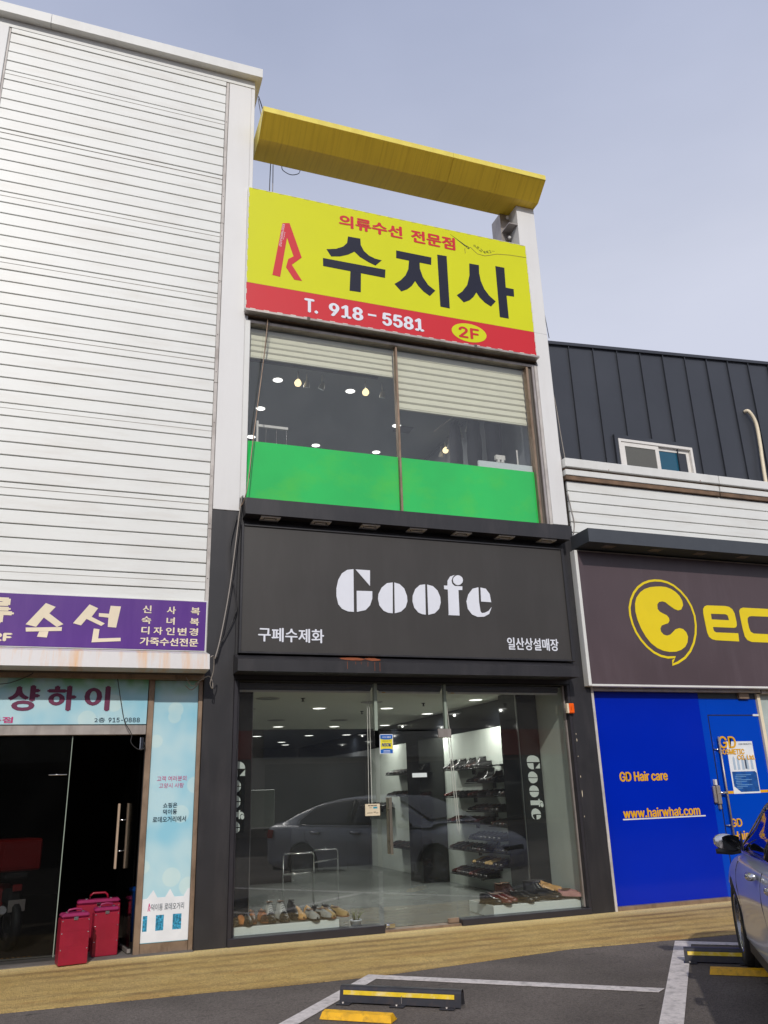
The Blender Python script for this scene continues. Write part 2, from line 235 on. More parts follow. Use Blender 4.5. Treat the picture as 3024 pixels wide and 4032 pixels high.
def text_obj(name, body, x0, x1, z0, z1, y, m, parent, bold=0., depth=.003, rot=0, shear=0., keep=False):
    """lettering cut from film: fitted to the box x0..x1, z0..z1 on the plane y; rot turns it clockwise by quarter turns"""
    cu = bpy.data.curves.new(name, 'FONT'); cu.body = body; cu.resolution_u = 3; cu.align_x = 'CENTER'; cu.shear = shear
    if LATIN and body.isascii(): cu.font = LATIN
    o = bpy.data.objects.new(name, cu); COL.objects.link(o)
    bpy.context.view_layer.update()
    me = bpy.data.meshes.new_from_object(o.evaluated_get(bpy.context.evaluated_depsgraph_get())); bpy.data.objects.remove(o)
    pts = [v.co.copy() for v in me.vertices]; fs = [tuple(p.vertices) for p in me.polygons]
    if rot == 1: pts = [Vector((p.y, -p.x, 0)) for p in pts]
    ax = min(p.x for p in pts); bx = max(p.x for p in pts); ay = min(p.y for p in pts); by = max(p.y for p in pts)
    kx = (x1-x0)/(bx-ax); kz = (z1-z0)/(by-ay)
    if keep: kx = kz = min(kx, kz)
    cx, cz = (x0+x1)/2, (z0+z1)/2
    mb = MB(); offs = [(0, 0)]
    if bold: offs += [(bold, 0), (-bold, 0), (0, bold*.6), (0, -bold*.6)]
    for i, (dx, dz) in enumerate(offs):
        mb.add([(cx+(p.x-(ax+bx)/2)*kx+dx, y-depth-i*.00025, cz+(p.y-(ay+by)/2)*kz+dz) for p in pts], fs)
    ob = mb.build(name, m, parent, fix=False)
    bpy.data.meshes.remove(me)
    return ob
def polys(name, ps, y, d, m, parent):
    mb = MB()
    for p in ps: mb.prism([(a, b) for a, b in p], y-d, y)
    return mb.build(name, m, parent)
def ribbon(path, wid):
    """closed/open centre line to a strip outline"""
    L_ = []; R_ = []
    n = len(path)
    for i, p in enumerate(path):
        a = Vector(path[max(i-1, 0)]); b = Vector(path[min(i+1, n-1)]); d = (b-a).normalized(); nn = Vector((-d.y, d.x))
        L_.append(Vector(p)+nn*wid/2); R_.append(Vector(p)-nn*wid/2)
    return [(v.x, v.y) for v in L_]+[(v.x, v.y) for v in R_[::-1]]

# ------------------------------------------------------------------ material set
WHT = mat('white_coated_metal', rgb(222, 222, 218, .98), .45, grime=rgb(120, 105, 85), gamt=.16, gscale=(1.5, 1.5, .8), var=.03, scale=2)
WHTC = mat('white_column_sheet', rgb(221, 220, 218, 1.0), .5, var=.02, scale=1.5, grime=rgb(150, 140, 135), gamt=.10)
BOARD = mat('siding_paint', rgb(226, 227, 223, .98), .42, var=.035, scale=1.1, grime=rgb(150, 125, 90), gamt=.20, gscale=(.5, .5, 3.5))
GROOVE = mat('groove_dark', rgb(92, 86, 78), .8)
TRIM = mat('weathered_trim', rgb(196, 190, 184), .55, var=.1, grime=rgb(88, 66, 52), gamt=.6, gscale=(3, 3, 1.2))
BLK = mat('black_cladding', rgb(41, 40, 43), .42, var=.09, scale=2.5, grime=rgb(92, 86, 86), gamt=.22, gscale=(2.5, 2.5, .5))
BLKG = mat('black_sign_face', rgb(58, 55, 52), .42, var=.05, scale=1.2, grime=rgb(88, 84, 84), gamt=.16)
FRB = mat('dark_frame', rgb(52, 50, 55), .35, metal=.2)
DARK = mat('dark_void', rgb(20, 20, 22), .85)
ALU = mat('dull_aluminium', rgb(176, 168, 162), .38, metal=.55, var=.1, grime=rgb(90, 74, 62), gamt=.5, gscale=(3, 3, 1))
BRONZE = mat('brown_stained_frame', rgb(150, 128, 108), .42, metal=.35, var=.14, grime=rgb(80, 58, 44), gamt=.75, gscale=(4, 4, 1.5))
CHROME = mat('chrome', rgb(205, 205, 205), .12, metal=1., var=.02)
STEEL = mat('brushed_steel', rgb(178, 168, 150), .3, metal=.9, var=.08, grain=.12, bscale=90)
YEL = mat('beam_yellow_paint', rgb(246, 208, 64), .45, var=.05, scale=2, grime=rgb(176, 128, 26), gamt=.45, gscale=(13, .4, .4))
SYEL = mat('sign_yellow_film', rgb(210, 212, 14, 1.), .5, var=.02, scale=2, spec=.3)
SRED = mat('sign_red_film', rgb(206, 16, 34, .95), .5, var=.02, scale=2)
NAVY = mat('sign_navy_film', rgb(30, 32, 50), .5, var=.03, spec=.25)
WFILM = mat('sign_white_film', rgb(224, 226, 234), .45, var=.02)
PURP = mat('purple_sign_film', rgb(84, 28, 134, .9), .4, var=.06, scale=1.5, grime=rgb(140, 100, 160), gamt=.15)
CREAM = mat('cream_letters', rgb(228, 214, 186), .5, var=.04)
GREEN = mat('green_window_film', rgb(38, 200, 92, .92), .10, var=.10, scale=1.1, spec=.7, grime=rgb(96, 196, 40), gamt=.55, gscale=(.45, .45, .6))
BLUE1 = mat('deep_blue_film', rgb(0, 40, 186, .85), .12, var=.04, scale=1.2, spec=.35)
BLUE2 = mat('bright_blue_film', rgb(0, 72, 200, .85), .12, var=.04, scale=1.2, spec=.35)
ECBR = mat('brown_black_sign_face', rgb(80, 66, 70), .35, var=.08, scale=1.2, grime=rgb(112, 98, 104), gamt=.25)
EYEL = mat('logo_yellow_film', rgb(232, 206, 10), .4, var=.02)
GOLD = mat('letter_gold', rgb(226, 168, 22), .4, var=.05)
SLATE = mat('standing_seam_metal', rgb(62, 65, 72), .42, metal=.25, var=.07, scale=1.3, bump=.15, bscale=5)
WPVC = mat('white_window_plastic', rgb(222, 218, 212), .4)
CEILW = mat('shop_ceiling_white', rgb(228, 228, 214), .7, var=.02)
WALLW = mat('shop_wall_white', rgb(204, 212, 204), .6, var=.03)
FLOORG = mat('shop_floor_tile', rgb(120, 124, 122), .25, var=.06, scale=2)
BLKGL = mat('black_gloss_panel', rgb(14, 16, 20), .06, var=.02, coat=.3)
WGL = mat('white_gloss_panel', rgb(214, 222, 220), .2, var=.01)
LAMP = mat('lamp_diffuser', (1, 1, 1, 1), .5, var=0, emit=(1, .99, .95, 1), estr=2.6)
LAMPW = mat('warm_bulb', (1, .8, .5, 1), .5, var=0, emit=(1, .78, .42, 1), estr=1.8)
LAMPO = mat('unlit_lamp', rgb(150, 150, 142), .4)
CEIL2 = mat('upper_room_ceiling', rgb(146, 154, 158), .8, var=.02)
WALL2 = mat('upper_room_wall', rgb(150, 154, 160), .8, var=.04)
BLIND = mat('pleated_blind_fabric', rgb(232, 228, 204), .8, var=.03, grain=.05, bscale=120)
CABLE = mat('cable_black', rgb(40, 38, 40), .5)
CABLEG = mat('cable_grey', rgb(150, 142, 134), .55)
RUSTP = mat('orange_rust', rgb(150, 80, 45), .9, var=.2, scale=20)
GLASS = glass_mat('shop_glass')
GLASS2 = glass_mat('upper_glass', tint=(.95, .96, .955, 1), f0=.055, dirt=.04)
GLASSD = glass_mat('dark_tinted_glass', tint=(.62, .64, .64, 1), f0=.012, dirt=.004)
FIN = mat('glass_edge', rgb(150, 162, 150), .15, var=.03)

# ------------------------------------------------------------------ ground
def ground_mat(name, base, dark, patch, k=1., bump=.5, bands=False):
    m = bpy.data.materials.new(name); m.use_nodes = True; nt = m.node_tree; nd = nt.nodes; b = nd['Principled BSDF']; l = nt.links.new
    b.inputs['Roughness'].default_value = .85; b.inputs['Specular IOR Level'].default_value = .3
    geo = nd.new('ShaderNodeNewGeometry'); P = geo.outputs['Position']
    def noise(s, d=6, sc3=None, ro=.6):
        n = nd.new('ShaderNodeTexNoise'); n.inputs['Scale'].default_value = s; n.inputs['Detail'].default_value = d; n.inputs['Roughness'].default_value = ro
        if sc3: mp = nd.new('ShaderNodeMapping'); mp.inputs['Scale'].default_value = sc3; l(P, mp.inputs[0]); l(mp.outputs[0], n.inputs[0])
        else: l(P, n.inputs[0])
        return n.outputs[0]
    def rng(x, a, b_, c, d):
        r = nd.new('ShaderNodeMapRange'); r.inputs[1].default_value = a; r.inputs[2].default_value = b_; r.inputs[3].default_value = c; r.inputs[4].default_value = d; l(x, r.inputs[0]); return r.outputs[0]
    def mix(f, a, c):
        x = nd.new('ShaderNodeMix'); x.data_type = 'RGBA'; l(f, x.inputs[0])
        for v, i in ((a, 6), (c, 7)):
            if isinstance(v, tuple): x.inputs[i].default_value = v
            else: l(v, x.inputs[i])
        return x.outputs[2]
    cur = mix(rng(noise(1.3), .35, .7, 0, 1), base, patch)
    if bands:
        wv = nd.new('ShaderNodeTexWave'); wv.wave_type = 'BANDS'; wv.bands_direction = 'Y'; wv.inputs['Scale'].default_value = 1.15; wv.inputs['Distortion'].default_value = 1.6; wv.inputs['Detail'].default_value = 3; wv.inputs['Detail Scale'].default_value = .7; wv.inputs['Detail Roughness'].default_value = .5; l(P, wv.inputs[0])
        am = nd.new('ShaderNodeMath'); am.operation = 'MULTIPLY'; l(rng(wv.outputs[0], .25, 1.0, 0, .75), am.inputs[0]); l(rng(noise(.7, 6, (.6, 1.6, 1)), .40, .62, .05, 1.), am.inputs[1])
        cur = mix(am.outputs[0], cur, dark)
        cur = mix(rng(noise(1.7, 8, (.7, 1.3, 1), .75), .52, .66, 0, .65), cur, bands[0])
        cur = mix(rng(noise(7.5, 10, None, .9), .48, .64, 0, .42), cur, dark)
        cur = mix(rng(noise(3.1, 8, None, .75), .52, .68, 0, .4), cur, bands[0])
        cur = mix(rng(noise(30, 5, None, .8), .57, .65, 0, .4), cur, rgb(96, 76, 52))
        cur = mix(rng(noise(1.1, 8, (.6, 1.8, 1), .7), .55, .70, 0, .6), cur, bands[1])
        sx = nd.new('ShaderNodeSeparateXYZ'); l(P, sx.inputs[0]); ed = rng(sx.outputs[1], -.40, -.10, 0, .9); cur = mix(ed, cur, bands[2])
    else:
        cur = mix(rng(noise(1., 7, (1.6, 3.2, 1), .75), .60, .68, 0, .8), cur, dark)
        cur = mix(rng(noise(30, 6, None, .85), .50, .70, 0, .7), cur, dark)
        cur = mix(rng(noise(.6, 4), .42, .66, 0, .35), cur, dark)
    sp = nd.new('ShaderNodeTexVoronoi'); sp.inputs['Scale'].default_value = 95; l(P, sp.inputs[0])
    hs = nd.new('ShaderNodeHueSaturation'); l(cur, hs.inputs['Color']); l(rng(sp.outputs['Distance'], 0, .8, 1.22, .68), hs.inputs['Value'])
    h2 = nd.new('ShaderNodeHueSaturation'); l(hs.outputs[0], h2.inputs['Color']); l(rng(noise(38, 4), .3, .7, .84, 1.14), h2.inputs['Value'])
    l(h2.outputs[0], b.inputs['Base Color'])
    bp = nd.new('ShaderNodeBump'); bp.inputs['Strength'].default_value = bump; bp.inputs['Distance'].default_value = .012
    ad = nd.new('ShaderNodeMath'); ad.operation = 'MULTIPLY_ADD'; ad.inputs[1].default_value = .5; l(noise(22, 6), ad.inputs[0]); l(sp.outputs['Distance'], ad.inputs[2]); l(ad.outputs[0], bp.inputs['Height']); l(bp.outputs[0], b.inputs['Normal'])
    return m
ASPH = ground_mat('asphalt', rgb(122, 113, 107, .95), rgb(46, 41, 38), rgb(108, 100, 94, .95))
OCH = ground_mat('ochre_painted_concrete', rgb(216, 184, 118, 1.), rgb(136, 108, 74), rgb(214, 178, 104, .95), bands=(rgb(232, 202, 130, 1.05), rgb(176, 124, 70), rgb(240, 214, 150, 1.15)), bump=1.)
GREYC = mat('grey_concrete', rgb(112, 106, 100), .8, var=.1, grime=rgb(70, 62, 56), gamt=.5, bump=.3, bscale=80, grain=.1)
LINE = mat('worn_white_line_paint', rgb(208, 200, 197), .7, var=.08, scale=5, grime=rgb(96, 92, 90), gamt=.75, gscale=(6, 6, 6), bump=.3, bscale=60, grain=.1)

MB().add([(-300, -300, 0), (300, -300, 0), (300, 300, 0), (-300, 300, 0)], [(0, 1, 2, 3)]).build('ground', ASPH, kind='structure')
ys = [(-30, -2.0), (-.42, -1.94), (1.16, -2.0), (1.58, -2.06), (2.59, -2.08), (4.65, -1.83), (6.49, -1.97), (9, -1.97), (30, -1.9)]
MB().prism([(x, y) for x, y in ys]+[(30, .4), (1.27, .4), (1.27, -.04), (-30, -.06)], -.02, .004, 'Z').build('pavement', OCH, kind='structure')
MB().box(-6, 1.262, -.055, .40, 0, .012).build('entrance_step', GREYC, kind='structure')
M_ = D['mark']
a, b_, c_, d_ = [Vector(p) for p in M_['left']]
dl = (b_-a).normalized()
t1, t2, t3, t4 = [Vector(p) for p in M_['top']]
dt = (t2-t1).normalized(); nrm = Vector((-dt.y, dt.x))
def strip(p, q, wd, z0, z1, off=0):
    p = Vector(p); q = Vector(q); d = (q-p).normalized(); n = Vector((d.y, -d.x))
    return [(p.x, p.y), (q.x, q.y), (q.x+n.x*wd, q.y+n.y*wd), (p.x+n.x*wd, p.y+n.y*wd)]
def mark(poly):
    return MB().prism(poly, .0042, .0075, 'Z').build('road_marking', LINE, kind='structure')
ln = Vector((-.655, -.756))
A0 = Vector((2.514, -2.001)); n0 = Vector((.756, -.655))
mark([tuple(A0), tuple(A0+ln*3.2), tuple(A0+ln*3.2+n0*.13), tuple(A0+n0*.13+ln*.13)])
mark([tuple(A0+n0*.004), (4.383, -3.600), (4.272, -3.676), tuple(A0+n0*.134+ln*.135)])
B0 = Vector((5.751, -1.995)); lb = (Vector((3.742, -4.375))-B0).normalized(); nb = Vector((-lb.y, lb.x))
mark([tuple(B0), tuple(B0+lb*5.2), tuple(B0+lb*5.2+nb*.155), tuple(B0+nb*.155+lb*.155)])
B1 = B0+nb*.16
mark([tuple(B0+nb*.005), tuple(B0+nb*2.5), tuple(B0+nb*2.5+lb*.13), tuple(B0+nb*.155+lb*.15)])

# ------------------------------------------------------------------ left building with white siding
def siding(parent, x0, x1, z0, n, step, seams, y=0.):
    h = step-.0115; first = None
    for k in range(n):
        z = z0+k*step; o = None
        if first is None:
            pr = [(y+.03, 0), (y+.001, .001), (y-.0015, .004), (y-.0005, h-.005), (y+.004, h-.001), (y+.03, h)]
            mb = MB(); org = ORG[parent.name]
            mb.add([(x, p[0], z+p[1]) for x in (x0, x1) for p in pr], [(i, (i+1) % 6, (i+1) % 6+6, i+6) for i in range(6)]+[tuple(range(6))[::-1], tuple(range(6, 12))])
            first = o = mb.build('siding_board', BOARD, parent); z_ref = z
        else:
            o = first.copy(); COL.objects.link(o); o.location = (first.location.x, first.location.y+random.uniform(-.002, .002), first.location.z+z-z_ref)
        o.rotation_euler = (0, random.uniform(-.0003, .0003), 0)
    for z in seams: MB().box(x0, x1, y-.006, y+.0, z-.004, z+.001).build('panel_seam', mat('seam_grey', rgb(186, 182, 174), .7), parent)
lb_ = thing('white_sided_building', 'tall white building clad in horizontal metal siding on the left, shanghai shop at its foot', 'building', (-.3, 0, 0))
MB().box(-6, 1.60, .10, 9, 3.0, 11.78).build('wall', TRIM, lb_)
MB().box(-6, 1.60, .045, .098, 3.0, 11.78).build('recess_backing', GROOVE, lb_)  # dark tone painted in for the shadow lines between boards
siding(lb_, -1.72, 1.232, 3.682, 48, .1645, [3.801+.1645*k-.026 for k in (1, 7, 13, 19, 25, 31, 37, 43)])
MB().box(-1.72, 1.232, -.006, .03, 11.58, 11.655).build('top_flashing', BOARD, lb_)
MB().cbox(-2.06, -1.75, -.03, .05, 3.0, 11.66).build('column_cover', WHTC, lb_)
siding(lb_, -6, -2.075, 3.682, 48, .1645, [3.801+.1645*k-.026 for k in (1, 7, 13, 19, 25, 31, 37, 43)])
for z0, z1 in ((3.0, 4.6), (4.605, 6.6), (6.605, 8.15), (8.155, 9.1), (9.105, 11.64)):
    MB().cbox(1.237+random.uniform(-.002, .002), 1.278, -.012, .044, z0, z1, .003).build('corner_batten', TRIM, lb_)
MB().cbox(-1.748, -1.722, -.012, .044, 3.0, 11.64, .003).build('corner_batten', TRIM, lb_)
for z in [3.9+.7*k+random.uniform(-.1, .1) for k in range(11)]: MB().lathe([(0, .004), (.005, .004), (.006, 0)], 6, Matrix.Translation((1.256, -.012, z)) @ Matrix.Rotation(R(90), 4, 'X')).build('screw', DARK, lb_)
MB().box(-6, 1.66, -.012, .045, 11.66, 11.785).build('fascia_strip', WHT, lb_)
for x0, x1 in ((-6, -1.232), (-1.226, 1.755)):
    MB().add([(x, y, z) for x in (x0, x1) for y, z in ((-.13, 11.79), (-.13, 11.95), (.3, 11.985), (.3, 11.79))], [(0, 1, 2, 3), (7, 6, 5, 4), (0, 4, 5, 1), (1, 5, 6, 2), (2, 6, 7, 3), (3, 7, 4, 0)]).build('coping', WHT, lb_)
MB().box(1.61, 1.755, .3, 9, 11.79, 11.985).build('coping', WHT, lb_)
MB().box(1.60, 1.655, .01, 9, 4.9, 11.78).build('side_wall', WHTC, lb_)
# stained pelmet over the shanghai shop
PEL = mat('rust_streaked_pelmet', rgb(206, 202, 200), .5, var=.04, grime=rgb(214, 150, 52), gamt=1.1, gscale=(2.6, .3, .25), bump=.12, bscale=40)
MB().add([(x, y, z) for x in (-6, 1.268) for y, z in ((-.05, 3.093), (-.36, 3.02), (-.40, 2.85), (-.05, 2.85))], [(0, 1, 2, 3), (7, 6, 5, 4), (0, 4, 5, 1), (1, 5, 6, 2), (2, 6, 7, 3), (3, 7, 4, 0)]).build('pelmet', PEL, lb_)
MB().box(-6, 1.25, -.045, .045, 2.83, 3.10).build('pelmet_back', GROOVE, lb_)
MB().box(-6, 1.262, -.03, .10, 2.78, 2.85).build('soffit_rail', BRONZE, lb_)

# ------------------------------------------------------------------ centre shop building
sh = thing('shoe_shop_building', 'narrow two storey shoe shop with black ground floor and white columns in the middle', 'building', (3.85, 0, 0))
MB().cbox(1.266, 1.612, -.0, .5, 0, 4.865).build('black_pillar', BLK, sh)
MB().cbox(6.102, 6.432, -.0, .5, 0, 5.06).build('black_pillar', BLK, sh)
for i, (z, dz) in enumerate(((2.14, .02), (2.05, .045), (1.86, .015), (1.60, .03), (1.36, .09), (1.12, .02))):
    x = 6.128+.0035*math.sin(i*2.3); MB().prism([(x, z), (x+.006, z+dz*.3), (x+.004, z+dz), (x-.003, z+dz*.8)], -.0015, -.0003).build('paint_chip', CREAM, sh)
MB().cbox(1.285, 1.612, -.004, .1, 4.868, 11.655, .004).build('white_column', WHTC, sh)
MB().cbox(1.618, 1.668, .0, .1, 9.80, 11.70, .004).build('white_column', WHTC, sh)
MB().cbox(6.115, 6.358, -.004, .3, 5.063, 8.21, .004).build('white_column', WHTC, sh)
MB().cbox(6.03, 6.358, .0, .3, 8.213, 10.60, .004).build('white_column', WHTC, sh)
MB().box(6.36, 6.40, .1, .4, 5.9, 9.9).build('gutter_channel', WHT, sh)
# steel bracket behind the post
MB().box(5.86, 6.03, .26, .30, 9.6, 10.6).box(5.86, 5.88, .30, .55, 9.6, 10.6).build('steel_bracket', ALU, sh)
MB().box(5.87, 6.03, .01, .26, 10.22, 10.235).build('steel_bracket', ALU, sh)
for z in (10.1, 10.5): MB().lathe([(0, -.03), (.02, -.025), (.028, 0), (.02, .025), (0, .03)], 10, Matrix.Translation((5.97, .2, z))).build('bracket_lamp', WPVC, sh)
# body of the building
MB().box(1.30, 6.35, 6.0, 6.1, 5.0, 8.2).build('rear_wall', WALL2, sh)
MB().box(1.60, 1.66, .18, 6, 5.0, 8.2).build('inner_wall', WALL2, sh)
MB().box(6.02, 6.10, .18, 6, 5.0, 8.2).build('inner_wall', WALL2, sh)
MB().box(1.66, 6.02, .10, 6, 7.80, 7.95).build('upper_ceiling', CEIL2, sh)
MB().box(1.62, 6.1, .24, 6.1, 7.96, 8.2).build('roof_slab', TRIM, sh)
MB().box(1.66, 6.02, .12, 6, 4.90, 5.05).build('upper_floor', GREYC, sh)
# window of the upper floor
wf = MB(); wf.cbox(1.618, 1.69, .0, .12, 5.05, 7.62, .004); wf.build('window_frame', WHT, sh)
for x0, x1, y0, mm in ((5.935, 5.972, .03, BRONZE), (5.976, 6.02, .05, GROOVE), (6.024, 6.062, .01, ALU), (6.066, 6.112, .0, TRIM)): MB().cbox(x0, x1, y0, .14, 5.05, 7.62, .004).build('window_frame', mm, sh)
for z0, z1, y0, mm in ((7.60, 7.645, .02, ALU), (7.648, 7.69, .06, GROOVE), (7.693, 7.735, .0, BRONZE), (7.738, 7.76, .05, GROOVE), (7.763, 7.81, -.02, ALU)): MB().cbox(1.62, 6.112, y0, .14, z0, z1, .004).build('window_head', mm, sh)
MB().cbox(3.80, 3.83, .04, .14, 5.05, 7.6, .004).build('mullion', BRONZE, sh)
for x0, x1 in ((1.69, 3.80), (3.83, 5.935)):
    g = MB().box(x0, x1, .095, .103, 5.05, 7.6).build('window_pane', GLASS2, sh)
    MB().box(x0+.004, x1-.004, .088, .0948, 5.052, 5.878).build('green_film', GREEN, g)
MB().box(1.62, 6.1, .02, .15, 4.98, 5.05).build('window_sill', BRONZE, sh)
# canopy with seven recessed lights
cn = MB().box(1.655, 6.215, -.23, .0, 4.768, 4.975).build('upper_canopy', BLK, sh)
for i in range(7):
    x = 1.978+i*.654; y = -.105; z = 4.768
    MB().prism([(x-.12, y-.085), (x+.12, y-.085), (x+.12, y+.085), (x-.12, y+.085)], z-.014, z-.001, 'Z', holes=[[(x-.085, y-.052), (x+.085, y-.052), (x+.085, y+.052), (x-.085, y+.052)]]).build('light_frame', WPVC, cn)
    MB().box(x-.084, x+.084, y-.051, y+.051, z-.003, z-.001).build('light_recess', GROOVE, cn)
    MB().tube([(x-.07, y, z-.012), (x+.07, y, z-.012)], .011, 8).build('lamp_tube', WPVC, cn)
MB().box(1.612, 6.10, .0, .5, 4.68, 5.04).build('lintel', BLK, sh)
MB().box(1.612, 6.10, .0, .5, 2.80, 4.68).build('sign_backing', BLK, sh)
# sloped ledge under the sign
ld = MB().add([(x, y, z) for x in (1.594, 6.085) for y, z in ((-.002, 3.088), (-.31, 2.985), (-.31, 2.852), (-.002, 2.852))], [(0, 1, 2, 3), (7, 6, 5, 4), (0, 4, 5, 1), (1, 5, 6, 2), (2, 6, 7, 3), (3, 7, 4, 0)]).build('sloped_ledge', BLK, sh)
rp = random.Random(3)
for cx, wd in ((3.01, .17), (3.27, .10)):
    pts = [(cx+wd*math.cos(t)*rp.uniform(.75, 1.1), .5+.36*math.sin(t)*rp.uniform(.7, 1.1)) for t in [i*math.pi/9 for i in range(18)]]
    MB().add([(px_, -.31*q-.0015, 3.088-.103*q+.003) for px_, q in pts], [tuple(range(18))[::-1]]).build('rust_patch', RUSTP, ld, fix=False)
for i in range(6):
    x = 2.90+i*.08+rp.uniform(-.02, .02); MB().box(x, x+.004, -.3125, -.3105, 2.985-rp.uniform(.03, .11), 2.984).build('rust_drip', RUSTP, ld)
MB().box(1.612, 6.10, .0, .5, 2.782, 2.80).build('head_soffit', DARK, sh)
# ground floor shop front
MB().cbox(1.614, 1.66, .0, .14, 0, 2.782, .004).build('shopfront_frame', FRB, sh)
MB().cbox(1.662, 1.688, .06, .14, 0, 2.782, .004).build('shopfront_frame', FRB, sh)
MB().cbox(6.062, 6.10, .0, .14, 0, 2.782, .004).build('shopfront_frame', FRB, sh)
MB().cbox(6.04, 6.06, .07, .13, .08, 2.782, .003).build('shopfront_frame', ALU, sh)
MB().cbox(1.62, 3.385, -.01, .16, .0, .085, .006).build('base_rail', FRB, sh)
MB().cbox(4.345, 6.098, -.01, .16, .0, .072, .006).build('base_rail', FRB, sh)
MB().cbox(3.39, 4.34, .02, .2, .0, .03, .004).build('door_threshold', BRONZE, sh)
MB().box(1.688, 3.355, .096, .106, .085, 2.782).build('shop_window', GLASS, sh)
MB().box(4.335, 6.04, .096, .106, .072, 2.782).build('shop_window', GLASS, sh)
MB().box(3.405, 4.30, .096, .106, 2.225, 2.782).build('transom_pane', GLASS, sh)
MB().box(3.36, 3.40, .10, .16, 2.22, 2.782).build('glass_fin', FIN, sh)
MB().box(4.30, 4.333, .10, .15, 2.225, 2.782).build('glass_fin', FIN, sh)
dr = MB().box(3.412, 4.325, .093, .104, .045, 2.205).build('glass_door', GLASS, sh)
MB().cbox(4.195, 4.37, .082, .115, 2.125, 2.232, .004).build('patch_fitting', ALU, dr)
MB().cbox(4.20, 4.34, .082, .115, .032, .085, .004).build('patch_fitting', BRONZE, dr)
lk = MB().cbox(3.42, 3.54, .078, .12, .036, .088, .004); lk.lathe([(0, .002), (.02, .002), (.022, 0)], 12, Matrix.Translation((3.45, .076, .06)) @ Matrix.Rotation(R(90), 4, 'X')); lk.build('floor_lock', CHROME, dr)
for y, dx in ((.045, 0), (.15, .0)):
    MB().cbox(3.495+dx, 3.528+dx, y-.012, y+.012, .813, 1.441, .004).build('door_handle', STEEL, dr)
MB().tube([(3.51, .045, .97), (3.51, .15, .97)], .008, 8).build('handle_post', STEEL, dr); MB().tube([(3.51, .045, 1.31), (3.51, .15, 1.31)], .008, 8).build('handle_post', STEEL, dr)
# interior of the shoe shop
RX = 6.10
MB().box(1.66, RX+.02, .17, 15, .0, .03).build('shop_floor', FLOORG, sh)
MB().box(1.60, RX+.1, .14, 7.8, 2.82, 2.9).build('shop_ceiling', CEILW, sh)
DKW = mat('rear_room_shade', rgb(52, 54, 58), .6)  # dark grey carries the shade of the unlit rear ceiling and walls
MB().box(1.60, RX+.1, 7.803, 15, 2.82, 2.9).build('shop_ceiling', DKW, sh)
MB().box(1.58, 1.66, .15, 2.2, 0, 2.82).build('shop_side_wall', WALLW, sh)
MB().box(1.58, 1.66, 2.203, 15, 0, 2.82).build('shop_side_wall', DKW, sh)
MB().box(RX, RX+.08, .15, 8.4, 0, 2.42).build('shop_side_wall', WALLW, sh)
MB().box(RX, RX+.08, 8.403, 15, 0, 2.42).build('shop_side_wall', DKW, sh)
MB().box(RX-.004, RX+.08, 1.4, 15, 2.42, 2.82).build('gloss_band', BLKGL, sh)
MB().box(RX, RX+.08, .15, 1.4, 2.42, 2.82).build('shop_side_wall', WALLW, sh)
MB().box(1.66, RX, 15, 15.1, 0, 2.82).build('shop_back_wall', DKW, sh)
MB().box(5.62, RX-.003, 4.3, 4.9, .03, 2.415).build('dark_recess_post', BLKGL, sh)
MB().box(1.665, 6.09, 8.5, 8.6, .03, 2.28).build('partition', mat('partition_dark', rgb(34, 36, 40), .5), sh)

# black glossy display panels with the shop name
GL = D['goofe']
gx0 = min(p[0] for q in GL for p in q); gx1 = max(p[0] for q in GL for p in q); gz0 = min(p[1] for q in GL for p in q); gz1 = max(p[1] for q in GL for p in q)
def goofe_vertical(x0, x1, ztop, zbot, y, m, parent):
    """the name turned a quarter clockwise, reading downwards"""
    mb = MB()
    for q in GL: mb.prism([(x0+(p[1]-gz0)/(gz1-gz0)*(x1-x0), ztop-(p[0]-gx0)/(gx1-gx0)*(ztop-zbot)) for p in q], y-.004, y)
    return mb.build('lettering', m, parent)
pl = thing('name_panel', 'tall black gloss panel with sideways white name, left end of the shop window', 'display panel', (1.75, .4, .03))
MB().cbox(1.695, 1.895, .36, .46, .03, 2.80).build('panel_board', BLKGL, pl); MB().box(1.897, 1.906, .35, .46, .03, 2.80).build('metal_edge', CHROME, pl)
goofe_vertical(1.655, 1.83, 1.895, 1.11, .356, WGL, pl)
pr = thing('name_panel', 'tall black gloss pillar with sideways white name, right end of the shop window', 'display panel', (5.95, 1.1, .03))
MB().cbox(5.775, 6.095, .90, 1.45, .03, 2.81).build('panel_board', BLKGL, pr); MB().box(5.762, 5.773, .90, .93, .03, 2.81).build('metal_edge', CHROME, pr)
goofe_vertical(5.862, 6.065, 1.925, 1.085, .896, WGL, pr)
# roller blind heads behind the shop window
for x0, x1, wh in ((1.695, 3.35, 'above the left pane'), (3.44, 4.30, 'above the glass door'), (4.385, 6.03, 'above the right pane')):
    t = thing('roller_blind', 'rolled up shop window blind with pale bottom bar '+wh, 'blind', ((x0+x1)/2, .2, 2.66))
    MB().tube([(x0, .2, 2.745), (x1, .2, 2.745)], .033, 12).build('roller', mat('blind_roll_grey', rgb(60, 64, 76), .6), t)
    MB().box(x0+.01, x1-.01, .185, .19, 2.70, 2.73).build('fabric', mat('blind_roll_grey', rgb(60, 64, 76), .6), t)
    MB().cbox(x0+.01, x1-.01, .18, .2, 2.675, 2.70, .003).build('bottom_bar', WPVC, t)
    if x0 > 3: MB().cbox(x0+.05, x0+.1, .176, .18, 2.68, 2.69, .001).build('label', GOLD, t)
MB().tube([(3.30, .19, 2.68), (3.29, .19, 1.3), (3.31, .19, 1.2), (3.33, .19, 1.3), (3.325, .19, 2.68)], .004, 6).build('blind_chain', WPVC)
tag(bpy.data.objects['blind_chain'], 'white pull chain hanging left of the glass door', 'chain')
